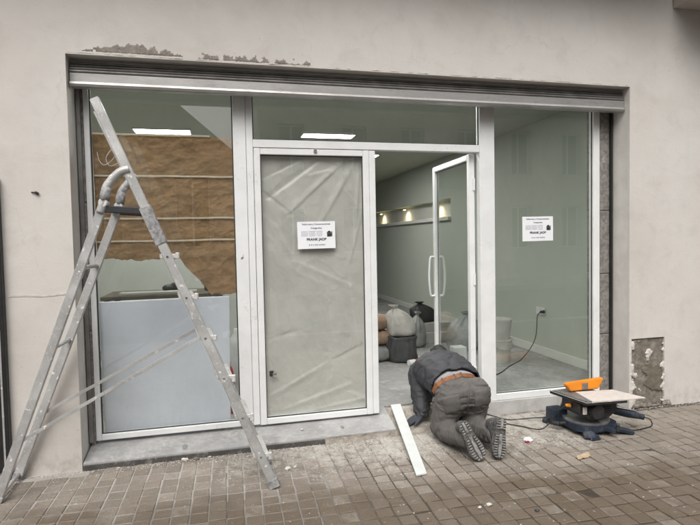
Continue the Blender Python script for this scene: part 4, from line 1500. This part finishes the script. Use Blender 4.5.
# cast base with four splayed feet
m.prism([(2.545, -0.40, 0.035), (2.60, -0.47, 0.035), (2.83, -0.47, 0.035), (2.90, -0.40, 0.035), (2.92, -0.14, 0.035), (2.86, -0.07, 0.035), (2.58, -0.07, 0.035), (2.53, -0.14, 0.035)], (0, 0, 0.042))
for fx, fy, dx, dy in ((2.60, -0.46, -0.02, -0.05), (2.84, -0.45, 0.13, -0.03), (2.56, -0.10, -0.07, 0.03), (2.88, -0.10, 0.06, 0.03)):
    m.beam((fx, fy, 0.045), (fx + dx, fy + dy, 0.014), 0.075, 0.026, bev=0.004)
m.hexa([(2.575, -0.525, 0.001), (2.665, -0.525, 0.001), (2.665, -0.455, 0.001), (2.575, -0.455, 0.001), (2.59, -0.515, 0.036), (2.65, -0.515, 0.036), (2.65, -0.45, 0.04), (2.59, -0.45, 0.04)], 0.004)
m.build('base', 'saw_blue', saw)
for fx, fy in ((2.615, -0.495), (2.965, -0.475), (2.50, -0.075), (2.935, -0.075)):
    m = MB(); m.lathe((fx, fy, 0.0), [(0.022, 0), (0.022, 0.018), (0.016, 0.022)], 12)
    m.build('foot', 'black_plastic', saw)
m = MB(); m.lathe((2.72, -0.28, 0.0775), [(0.172, 0), (0.172, 0.014), (0.165, 0.017)], 40)
tt = m.build('turntable', 'saw_grey', saw)
m = MB(); m.box(2.712, 2.728, -0.44, -0.12, 0.0945, 0.0965)
m.build('kerf_slot', 'black_plastic', tt)
m = MB(); m.beam((2.72, -0.43, 0.066), (2.79, -0.53, 0.055), 0.05, 0.03, bev=0.005)
m.build('mitre_arm', 'saw_blue', tt)
m = MB(); m.lathe((2.795, -0.535, 0.05), [(0.010, 0), (0.014, 0.01), (0.013, 0.045), (0.016, 0.055), (0.010, 0.062)], 12)
m.build('lock_knob', 'black_plastic', tt)
m = MB()
m.box(2.50, 2.62, -0.20, -0.08, 0.03, 0.135, 0.012)
m.build('fence_block', 'saw_blue', saw)
m = MB(); m.tube([(2.47, -0.26, 0.055), (2.60, -0.29, 0.06)], 0.013, 10)
m.tube([(2.45, -0.22, 0.055), (2.49, -0.28, 0.055)], 0.018, 10)
m.build('clamp_screw', 'black_plastic', saw)
# motor and blade housing hung below the upper table
m = MB()
hz = [(2.545, 0.262), (2.545, 0.17), (2.60, 0.135), (2.68, 0.115), (2.78, 0.125), (2.85, 0.17), (2.87, 0.262)]
m.prism([(x, -0.46, z) for x, z in hz], (0, 0.24, 0))
bmesh.ops.bevel(m.bm, geom=list(m.bm.edges), offset=0.012, segments=2, affect='EDGES')
hs_ = m.build('blade_housing', 'saw_black', saw)
m = MB(); m.tube([(2.66, -0.462, 0.20), (2.66, -0.50, 0.20)], [0.058, 0.052], 20)
m.build('motor_cap', 'saw_black', hs_)
m = MB(); m.tube([(2.54, -0.34, 0.215), (2.505, -0.33, 0.215)], [0.016, 0.011], 10)
m.build('orange_plug', 'orange', hs_)
m = MB(); m.box(2.553, 2.585, -0.472, -0.46, 0.18, 0.235, 0.003)
m.build('rating_plate', 'pale_board', hs_)
for z in range(5):
    m = MB(); m.box(2.73, 2.80, -0.466, -0.459, 0.165 + z * 0.016, 0.172 + z * 0.016)
    m.build('vent_slot', 'gasket', hs_)
for a, b in (((2.86, -0.20, 0.09), (2.86, -0.24, 0.25)), ((2.60, -0.13, 0.09), (2.60, -0.20, 0.25))):
    m = MB(); m.tube([a, b], 0.016, 10)
    m.build('support_column', 'chrome', saw)
# upper table
m = MB()
TB = [(2.47, -0.18), (2.532, -0.535), (2.86, -0.56), (2.80, -0.14)]
m.hexa([(x, y, 0.268) for x, y in (TB[0], TB[1], TB[2], TB[3])] + [(x, y, 0.288) for x, y in (TB[0], TB[1], TB[2], TB[3])], 0.004)
ut = m.build('upper_table', 'saw_black', saw)
m = MB()
IN = [(2.50, -0.19), (2.552, -0.51), (2.83, -0.53), (2.78, -0.16)]
m.hexa([(x, y, 0.2885) for x, y in IN] + [(x, y, 0.2905) for x, y in IN])
m.build('table_plate', 'saw_grey', ut)
m = MB()
for a, b in ((TB[0], TB[1]), (TB[1], TB[2])):
    m.beam((a[0], a[1], 0.2905), (b[0], b[1], 0.2905), 0.006, 0.004)
m.build('table_rim', 'alu', ut)
for x, y in ((2.555, -0.50), (2.52, -0.25), (2.66, -0.515)):
    m = MB(); m.lathe((x, y, 0.2906), [(0.007, 0), (0.007, 0.003), (0.004, 0.004)], 8)
    m.build('bolt', 'chrome', ut)
# orange guard: a wedge-ended hood
m = MB()
gd = [(2.585, 0.300), (2.545, 0.352), (2.575, 0.361), (2.86, 0.376), (2.885, 0.380), (2.835, 0.300)]
m.prism([(x, -0.285, z) for x, z in gd], (0.004, 0.055, 0))
bmesh.ops.bevel(m.bm, geom=list(m.bm.edges), offset=0.006, segments=2, affect='EDGES')
gu = m.build('blade_guard', 'orange', saw)
m = MB(); m.box(2.685, 2.735, -0.292, -0.2862, 0.308, 0.358, 0.002)
m.build('guard_logo', 'shutter_slat', gu)
m = MB(); m.tube([(2.87, -0.26, 0.366), (2.93, -0.25, 0.36)], 0.004, 8)
m.build('guard_pin', 'chrome', gu)
m = MB(); m.box(2.66, 2.76, -0.262, -0.254, 0.291, 0.301)
m.build('riving_knife', 'chrome', saw)
# grip with trigger, pointing to the right
hd = smooth_path([(2.86, -0.33, 0.155), (2.95, -0.36, 0.135), (3.05, -0.40, 0.112), (3.12, -0.43, 0.095)], 6)
m = MB(); m.tube(hd, [0.022 + 0.010 * math.sin(math.pi * min(1, k / 16)) for k in range(len(hd))], 14)
gr = m.build('grip', 'saw_blue', saw, smooth=True)
m = MB(); m.beam((2.93, -0.365, 0.172), (3.07, -0.41, 0.143), 0.020, 0.006, bev=0.002)
m.build('grip_strip', 'chrome', gr)

BD = [(2.578, -0.538), (3.005, -0.572), (2.925, -0.330), (2.618, -0.295)]
m = MB()
m.hexa([(x, y, 0.2912) for x, y in BD] + [(x, y, 0.2995) for x, y in BD], 0.001)
tag(m.build('cut_panel', 'pale_board'), 'thin pale board lying on the upper table of the saw', 'board')


def cable(name, pts, r, label, mat='cable', n=8):
    mm = MB(); mm.tube(smooth_path(pts, n), r, 8)
    return tag(mm.build(name, mat, smooth=True), label, 'cable')


cable('power_cable', [(2.505, -0.33, 0.215), (2.46, -0.30, 0.16), (2.42, -0.22, 0.03), (2.345, -0.213, 0.006), (2.26, -0.12, 0.006), (2.198, -0.053, 0.006), (2.10, 0.03, 0.012), (1.99, 0.06, 0.02)], 0.0042,
      'black cable looping over the pavement from the saw to the kneeling person')
cable('power_cable', [(2.50, -0.15, 0.06), (2.44, -0.04, 0.03), (2.36, 0.03, 0.006), (2.24, 0.05, 0.006), (2.10, 0.09, 0.045), (2.02, 0.14, 0.066), (1.98, 0.30, 0.105)], 0.0042,
      'black cable running close along the right window sill into the doorway')
cable('power_cable', [(3.12, -0.43, 0.095), (3.18, -0.43, 0.07), (3.215, -0.41, 0.012), (3.12, -0.43, 0.006), (3.03, -0.44, 0.006), (2.97, -0.40, 0.006)], 0.0042,
      'short black cable drooping from the grip of the saw')

# ------------------------------------------------------------------ left edge: black gate leaf
gt = empty('black_gate', (-1.47, -0.03, 0.0), 'black metal gate frame at the left edge of the wall', 'gate')
m = MB(); m.box(-1.405, -1.352, -0.05, -0.002, 0.0, 1.94, 0.004)
m.build('post', 'black_metal', gt)
m = MB(); m.box(-2.3, -1.407, -0.028, -0.004, 0.05, 1.90, 0.003)
m.build('leaf', 'black_metal', gt)
m = MB(); m.box(-1.384, -1.372, -0.056, -0.0505, 0.06, 1.2, 0.002)
m.build('draught_strip', 'alu', gt)

# ------------------------------------------------------------------ clutter inside the shop


def sack(c, rx, ry, h, name, mat, label, cat, neck=True, lean=(0.0, 0.0), seed=1, pleats=11):
    """a filled bag: slumped foot, pleats gathering towards a tied neck or a rolled open rim"""
    c = Vector(c)
    pr = [(0.0, .55), (.015, .80), (.06, .95), (.16, 1.0), (.30, 1.0), (.45, .96), (.58, .88), (.70, .72), (.79, .50), (.86, .27), (.895, .15), (.92, .15), (.955, .24), (1.0, .34)] if neck else \
         [(0.0, .60), (.015, .84), (.06, .95), (.16, 1.0), (.35, 1.0), (.55, .97), (.75, .93), (.88, .92), (.95, .97), (1.0, .95), (.99, .84), (.90, .78), (.80, .6)]
    seg = 56
    mm = MB()
    rings = []
    for q, (t, r) in enumerate(pr):
        amp = (0.02 + 0.20 * max(0, t - 0.35) ** 1.3) if neck else 0.02 + 0.03 * t
        row = []
        for n_ in range(seg):
            th = 2 * math.pi * n_ / seg
            d = Vector((math.cos(th), math.sin(th), 0))
            sw = 0.5 * noise.noise((d.x * 1.4 + seed, d.y * 1.4, t * 2.2))
            pl_ = math.sin(pleats * th + 3.0 * noise.noise((d.x * 2, d.y * 2, t * 1.6 + seed)))
            cr_ = max(0.0, 1 - abs(noise.noise((d.x * 2.6 + 4 * seed, d.y * 2.6, t * 7))) * 7)
            rr_ = r * (1 + 0.24 * sw + amp * pl_ - 0.05 * cr_)
            sag = -0.06 * h * max(0, noise.noise((d.x + seed, d.y + 3, 0))) * t
            row.append(mm.bm.verts.new(c + Vector((rx * rr_ * d.x + lean[0] * t * t, ry * rr_ * d.y + lean[1] * t * t, max(0.001, h * t + sag * (1 if q else 0))))))
        rings.append(row)
    for q in range(len(rings) - 1):
        for n_ in range(seg):
            mm.bm.faces.new((rings[q][n_], rings[q][(n_ + 1) % seg], rings[q + 1][(n_ + 1) % seg], rings[q + 1][n_]))
    mm.bm.faces.new(rings[0][::-1])
    mm.bm.faces.new(rings[-1])
    return tag(mm.build(name, mat, smooth=True), label, cat)


def pillow(c, rx, ry, rz, rot, name, mat, label, cat, seed=1):
    """a filled paper sack lying flat: squarish outline, flat crimped ends"""
    def f(u, v):
        a_, b_ = 2 * u - 1, math.pi * 2 * v
        e = (1 - abs(a_) ** 5) ** 0.5
        cs, sn = math.cos(b_), math.sin(b_)
        y_ = ry * math.copysign(abs(cs) ** 0.55, cs) * (0.90 + 0.10 * e)
        z_ = rz * math.copysign(abs(sn) ** 0.7, sn) * max(0.10, e)
        w_ = 0.012 * noise.noise((a_ * 3 + seed, b_, 1)) + 0.006 * max(0, 1 - 6 * abs(noise.noise((a_ * 4, b_ * 1.5 + seed, 3))))
        x_ = rx * a_
        return (c[0] + x_ * math.cos(rot) - y_ * math.sin(rot), c[1] + x_ * math.sin(rot) + y_ * math.cos(rot), c[2] + rz + z_ * (1 + 2 * w_ / rz * 0.4) + (w_ if sn > 0 else 0))
    return tag(grid_mesh(f, 28, 36).build(name, mat, smooth=True), label, cat)


def lump(balls, voxel, name, mat, label, cat):
    bm = blob(balls, voxel, 4, lambda p: 0.006 * fbm(p, 14, 3))
    return tag(from_bm(bm, name, mat), label, cat)


sack((1.99, 1.93, FZ), .175, .17, .30, 'rubble_bag', 'tub', 'charcoal rubble bag standing on the shop floor below the white sack', 'bag', neck=False, seed=2.3)
sack((2.00, 1.96, FZ + .285), .170, .15, .36, 'rubble_sack', 'sack_white', 'white woven sack slumped over the charcoal bag', 'sack', lean=(-0.09, 0.02), seed=5.1, pleats=9)
pillow((1.68, 2.08, FZ + .001), .19, .20, .09, 0.3, 'plaster_sack', 'grey_bag', 'pale full sack on the floor beside the charcoal bag', 'sack', 1.0)
pillow((1.70, 2.10, FZ + .183), .18, .19, .085, 0.15, 'plaster_sack', 'sack_brown', 'brown paper sack in the pile behind the edge of the closed door, middle one', 'sack', 4.0)
pillow((1.72, 2.12, FZ + .355), .17, .18, .08, 0.45, 'plaster_sack', 'sack_brown', 'brown paper sack topmost of the pile behind the closed door', 'sack', 7.0)
can = empty('drinks_can', (2.05, 1.68, FZ), 'red and white can lying in front of the charcoal bag', 'can')
m = MB(); m.tube([(1.97, 1.66, FZ + .034), (2.05, 1.68, FZ + .034)], 0.033, 18)
m.build('white_end', 'white_plastic', can)
m = MB(); m.tube([(2.051, 1.68, FZ + .034), (2.115, 1.696, FZ + .034)], 0.0334, 18)
m.build('red_end', 'red', can)
m = MB(); m.box(2.50, 2.98, 2.75, 3.2, FZ + .001, FZ + .145, 0.006)
c1_ = tag(m.build('carton', 'carton'), 'flat pale carton on the shop floor, lowest under the black bag', 'carton', 'cartons under the black bag')
m = MB(); m.box(2.45, 3.0, 2.80, 3.22, FZ + .147, FZ + .265, 0.006)
c2_ = tag(m.build('carton', 'carton'), 'flat pale carton with the black bag lying on it', 'carton', 'cartons under the black bag')
sack((2.68, 3.0, FZ + .266), .20, .15, .27, 'black_bag', 'black_bag', 'black bag lying on the pale cartons inside the doorway', 'bag', lean=(-0.06, 0.0), seed=8.2, pleats=8)
sack((2.42, 2.62, FZ), .13, .12, .46, 'plastic_bag', 'grey_bag', 'grey plastic bag standing between the white sack and the black bag', 'bag', lean=(0.03, 0.0), seed=3.7)
sack((2.98, 2.34, FZ), .24, .20, .46, 'rubble_bag', 'grey_bag', 'tied grey rubble bag seen through the open door glass', 'bag', lean=(0.05, 0.03), seed=9.9, pleats=10)
m = MB(); m.box(2.55, 2.70, 1.72, 1.86, FZ + .001, FZ + .15, 0.004)
tag(m.build('small_box', 'white_plastic'), 'small white box on the floor behind the open door', 'box')
for k, (x, y, l, r_, a) in enumerate(((2.20, 1.78, .09, .012, .4), (2.24, 1.86, .07, .016, 1.9), (2.30, 1.80, .10, .010, 2.7), (2.17, 1.90, .06, .02, 1.0))):
    m = MB(); m.tube([(x, y, FZ + r_ + .001), (x + l * math.cos(a), y + l * math.sin(a), FZ + r_ + .001)], r_, 10)
    tag(m.build('offcut', 'white_plastic' if k % 2 else 'tub'), ('dark tube offcut nearest the red can', 'longer white tube offcut right of the charcoal bag', 'thin dark tube offcut nearest the kneeling person', 'thick white tube offcut close against the charcoal bag')[k], 'offcut', 'offcuts beside the charcoal bag')
# bucket tower behind the right window
bx, by = 3.02, 1.55
e = empty('bucket', (bx, by, FZ), 'pale plastic bucket standing behind the right window mullion, lower of two', 'bucket', 'stacked buckets behind the right window')
m = MB(); m.lathe((bx, by, FZ), [(0.11, 0.0), (0.135, 0.24), (0.142, 0.245), (0.142, 0.262), (0.0, 0.262)][:4], 24)
m.build('shell', 'carton', e, smooth=False)
m = MB(); m.tube(smooth_path([(bx - .14, by, FZ + .24), (bx - .11, by - .10, FZ + .18), (bx, by - .15, FZ + .15), (bx + .11, by - .10, FZ + .18), (bx + .14, by, FZ + .24)], 5), 0.003, 6)
m.build('bail', 'chrome', e)
e = empty('bucket', (bx, by, FZ + .263), 'pale plastic bucket standing behind the right window mullion, upper of two', 'bucket', 'stacked buckets behind the right window')
m = MB(); m.lathe((bx, by, FZ + .264), [(0.11, 0.0), (0.135, 0.2), (0.142, 0.205), (0.142, 0.222)], 24)
m.build('shell', 'carton', e, smooth=False)
# sockets and plugged cable on the right wall
sc_ = on_x((541, 311), RX1 - .002)
so = empty('wall_socket', sc_, 'white double wall socket low on the right inner wall', 'socket')
for k in (-1, 1):
    m = MB(); m.box(RX1 - .012, RX1 - .001, sc_.y + .045 * k - .042, sc_.y + .045 * k + .042, sc_.z - .042, sc_.z + .042, 0.003)
    m.build('plate', 'white_plastic', so)
pl = Vector((RX1 - .035, sc_.y - .075, sc_.z + .0))
m = MB(); m.tube([(RX1 - .013, pl.y, pl.z), (RX1 - .06, pl.y, pl.z)], [0.022, 0.016], 14)
m.build('plug', 'black_plastic', so)
q1, q2 = on_z((520, 356), FZ), on_z((498, 376), FZ)
cable('extension_cable', [(RX1 - .06, pl.y, pl.z), (RX1 - .10, pl.y, pl.z - .05), (RX1 - .13, pl.y - .02, pl.z - .25), (3.45, 1.58, FZ + .14), (3.26, 1.50, FZ + .012), (3.0, 1.30, FZ + .006), (2.70, 1.03, FZ + .006), (2.42, 0.95, FZ + .006)], 0.005,
      'black cable hanging from the wall socket to the shop floor')
# bench behind the left window
tb = empty('work_bench', (-0.55, 1.75, FZ), 'dark work bench glimpsed behind the left window under the kraft paper', 'bench')
m = MB(); m.box(-1.1, 0.0, 1.45, 2.05, 0.985, 1.02, 0.004)
m.build('top', 'dark_wood', tb)
for x in (-1.05, -0.06):
    for y in (1.5, 2.0):
        m = MB(); m.box(x - .025, x + .025, y - .025, y + .025, FZ + .001, 0.984, 0.003)
        m.build('leg', 'dark_wood', tb)
lump([((-0.52, 1.72, 1.06), (.07, .06, .04)), ((-0.46, 1.72, 1.07), (.05, .04, .05))], 0.008, 'rag', 'black_bag', 'dark rag heaped on the work bench', 'rag')
m = MB(); m.box(-0.95, -0.25, 1.50, 1.64, 1.021, 1.045, 0.003)
tag(m.build('batten', 'carton'), 'pale batten lying on the work bench', 'batten')
m = MB(); m.lathe((-0.13, 1.75, 1.021), [(0.05, 0), (0.055, 0.05), (0.05, 0.2), (0.03, 0.24), (0.03, 0.27)], 16)
tag(m.build('bottle', 'tub', smooth=True), 'dark bottle at the right end of the work bench', 'bottle')
m = MB(); m.lathe((0.112, 0.95, FZ + .001), [(0.075, 0), (0.085, 0.02), (0.085, 0.50), (0.06, 0.56), (0.028, 0.60), (0.028, 0.64)], 18)
tag(m.build('plastic_jug', 'white_plastic', smooth=True), 'tall white plastic jug behind the left window mullion', 'jug')
m = MB(); m.lathe((0.03, 0.62, FZ + .001), [(0.04, 0), (0.042, 0.30), (0.03, 0.36), (0.014, 0.39), (0.014, 0.42)], 16)
tag(m.build('spray_bottle', 'red', smooth=True), 'small red bottle beside the white panel in the left window', 'bottle')

# ------------------------------------------------------------------ litter on the pavement


def chunk(c, r, flat=0.6, seed=0):
    bm = bmesh.new()
    bmesh.ops.create_icosphere(bm, subdivisions=2, radius=1.0)
    for v in bm.verts:
        k = 1 + 0.45 * fbm(v.co + Vector((seed * 3.1, seed, 0)), 1.6, 3)
        v.co = Vector((v.co.x * r * k, v.co.y * r * k * 0.75, max(-0.6, v.co.z) * r * flat * k)) + Vector(c)
    dz = min(v.co.z for v in bm.verts) - c[2]
    for v in bm.verts:
        v.co.z -= dz
    mm = MB(); mm.merge(bm)
    return mm


for k, (px, r_, mat, lab, cat) in enumerate((((489, 505.5), 0.016, 'crumb', 'larger white plaster lump on the wet pavers below the person', 'plaster lump'),
                                            ((480, 508.0), 0.011, 'crumb', 'small white plaster lump left of the larger one on the wet pavers', 'plaster lump'),
                                            ((288, 469.5), 0.020, 'crumb', 'white plaster scrap on the pavers right of the ladder foot', 'plaster lump'),
                                            ((295, 467.5), 0.011, 'crumb', 'little white crumb touching the scrap right of the ladder foot', 'plaster lump'),
                                            ((345, 441.0), 0.024, 'plaster_white', 'pale mortar lump against the broken end of the threshold', 'mortar lump'),
                                            ((185, 461.0), 0.024, 'plaster_white', 'pale mortar lump below the dark riser, left one', 'mortar lump'),
                                            ((196, 460.0), 0.022, 'mortar', 'brown mortar lump below the dark riser, right one', 'mortar lump'),
                                            ((210, 457.5), 0.012, 'crumb', 'small white crumb just below the dark riser', 'plaster lump'),
                                            ((537, 511.0), 0.013, 'black_plastic', 'black scrap on the wet pavers', 'scrap'),
                                            ((302, 429.5), 0.013, 'crumb', 'white crumb on the threshold slab before the closed door', 'plaster lump'))):
    p = on_z(px, 0.0)
    z = 0.0
    if lab.endswith('closed door'):
        p = on_z(px, 0.075); z = 0.052 + 0.055 * (p.y / 0.4)
    o = chunk((p.x, p.y, z + 0.0005), r_, 0.55, k + 1).build({'mortar lump': 'mortar_lump', 'scrap': 'plastic_scrap'}.get(cat, 'plaster_lump'), mat, smooth=False)
    tag(o, lab, cat)
# crumpled wrapper, beige scrap
p = on_z((528, 442), 0.0)
wr = empty('crumpled_wrapper', (p.x, p.y, 0), 'crumpled red and white wrapper between the person and the saw', 'wrapper')
chunk((p.x, p.y, 0.001), 0.035, 0.5, 31).build('white_fold', 'paper', wr)
chunk((p.x - .016, p.y - .018, 0.004), 0.016, 0.7, 37).build('red_print', 'red', wr)
chunk((p.x + .024, p.y + .012, 0.006), 0.014, 0.7, 39).build('red_print', 'red', wr)
p = on_z((583, 457), 0.0)
m = grid_mesh(lambda u, v: (p.x - .055 + .12 * u + .03 * (v - .5), p.y - .03 + .06 * v + 0.03 * (u - .5) + .012 * fbm((u, v, 1), 5, 3), 0.0035 + 0.007 * max(0, fbm((u, v, 6), 4, 3)) + .002), 14, 8)
o = m.build('cardboard_scrap', 'beige')
sm_ = o.modifiers.new('t', 'SOLIDIFY'); sm_.thickness = 0.002
tag(o, 'torn beige cardboard scrap on the pavers in front of the saw', 'scrap')

# uncountable crumbs and dust along the step and the wall foot
cr = MB()


def crumb(x, y, z, r):
    vs = [Vector((random.gauss(0, 1), random.gauss(0, 1), random.gauss(0, 0.7))).normalized() * r * random.uniform(.6, 1.2) for _ in range(6)]
    b = bmesh.new()
    for v in vs:
        b.verts.new(v + Vector((x, y, z + r * 0.4)))
    try:
        res_ = bmesh.ops.convex_hull(b, input=list(b.verts))
    except Exception:
        b.free(); return
    cr.merge(b)


def crumbs():
    vs_all, fs_all = [], []
    tet = [(0, 1, 2), (0, 2, 3), (0, 3, 1), (1, 3, 2)]
    octa = [(0, 2, 4), (2, 1, 4), (1, 3, 4), (3, 0, 4), (2, 0, 5), (1, 2, 5), (3, 1, 5), (0, 3, 5)]

    def put(x, y, z, r):
        b = len(vs_all)
        for d in ((1, 0, 0), (-1, 0, 0), (0, 1, 0), (0, -1, 0), (0, 0, 1), (0, 0, -1)):
            k = r * random.uniform(0.5, 1.2)
            vs_all.append((x + d[0] * k + random.gauss(0, r * .2), y + d[1] * k + random.gauss(0, r * .2), z + max(-0.2, d[2]) * k * 0.7 + 0.1 * r))
        fs_all.extend([tuple(b + i for i in f) for f in octa])
    for _ in range(900):           # foot of the step
        x = random.uniform(-0.95, 1.30)
        put(x, -0.016 - abs(random.gauss(0, 0.045)), 0.001, abs(random.gauss(0.0022, 0.0018)) + 0.001)
    for _ in range(350):           # foot of the left pier
        x = random.uniform(-1.36, -0.93)
        put(x, -0.006 - abs(random.gauss(0, 0.04)), 0.001, abs(random.gauss(0.0022, 0.0016)) + 0.001)
    for _ in range(450):           # foot of the right wall
        x = random.uniform(3.37, 4.5)
        put(x, -0.006 - abs(random.gauss(0, 0.03)), 0.001, abs(random.gauss(0.002, 0.0016)) + 0.001)
    for _ in range(600):          # strewn over the pavement
        x = random.gauss(1.2, 1.0)
        y = -0.03 - abs(random.gauss(0, 0.5))
        put(x, y, 0.001, abs(random.gauss(0.0012, 0.0014)) + 0.0007)
    for _ in range(260):           # on the slab
        x, y = random.uniform(-0.92, 1.25), random.uniform(0.0, 0.21)
        put(x, y, 0.049 + 0.058 * y / 0.4, abs(random.gauss(0.0015, 0.0012)) + 0.0008)
    me = bpy.data.meshes.new('plaster_crumbs')
    me.from_pydata(vs_all, [], fs_all)
    me.materials.append(MAT['crumb'])
    o_ = bpy.data.objects.new('plaster_crumbs', me)
    link(o_, None, (0, 0, 0))
    o_['kind'] = 'stuff'
    o_['label'] = 'scattered plaster crumbs and dust along the step and wall foot'
    o_['category'] = 'rubble'


crumbs()
cr.bm.free()

# ------------------------------------------------------------------ the street behind, mirrored in the glass


def street_house(name, x0, x1, y0, y1, h, mat, label, nx, nz, gable=None):
    e_ = empty(name, ((x0 + x1) / 2, y1, 0.0), label, 'building')
    holes = []
    wx, wz = (x1 - x0) / nx, (h - 0.4) / nz
    for i in range(nx):
        for j in range(nz):
            holes.append((x0 + wx * (i + .3), x0 + wx * (i + .7), 0.4 + wz * (j + .25), 0.4 + wz * (j + .82)))
    panel_with_holes('y', x0, x1, -0.15, h, holes, y1 - 0.3, y1).build('wall', mat, e_)
    mm = MB(); mm.box(x0, x1, y0, y1 - 0.6, -0.15, h)
    mm.build('wall_core', mat, e_)
    for hl in holes:
        mm = MB(); mm.box(hl[0] - .02, hl[1] + .02, y1 - 0.36, y1 - 0.305, hl[2] - .02, hl[3] + .02)
        w_ = mm.build('window', 'white_plastic', e_)
        for s in (0, 1):
            c0 = hl[0] + .04 + s * (hl[1] - hl[0]) / 2
            mm = MB(); mm.box(c0, c0 + (hl[1] - hl[0]) / 2 - .07, y1 - 0.304, y1 - 0.298, hl[2] + .04, hl[3] - .04)
            mm.build('pane', 'dark_pane', w_)
    if gable:
        rx, rz = gable
        mm = MB(); mm.prism([(x0 - .3, y0, h), (x1 + .15, y0, h), (rx, y0, rz)], (0, y1 - y0 + 0.25, 0))
        rf = mm.build('roof', 'roof', e_)
        mm = MB(); mm.box(x1 - 0.9, x1 - 0.66, y1 - 1.6, y1 - 1.3, h + .3, h + 1.02)
        mm.build('chimney', mat, rf)
    else:
        mm = MB(); mm.box(x0 - .1, x1 + .1, y0, y1 + .25, h + .001, h + .22)
        mm.build('roof', 'kerb', e_)
    return e_


street_house('gabled_house', -10.0, 0.45, -19, -13.0, 4.25, 'facing', 'gabled house across the street mirrored in the left window', 4, 1, (-4.9, 9.0))
street_house('street_house', 1.3, 14.0, -20, -13.1, 8.6, 'facing2', 'flat-roofed house across the street mirrored in the right window', 6, 3)
street_house('tall_house', -24.0, -10.4, -20, -13.0, 9.5, 'facing2', 'taller house across the street beyond the gabled house', 5, 3)
street_house('corner_house', 14.4, 28.0, -20, -13.0, 9.0, 'facing', 'pale house across the street beyond the flat-roofed house', 5, 3)
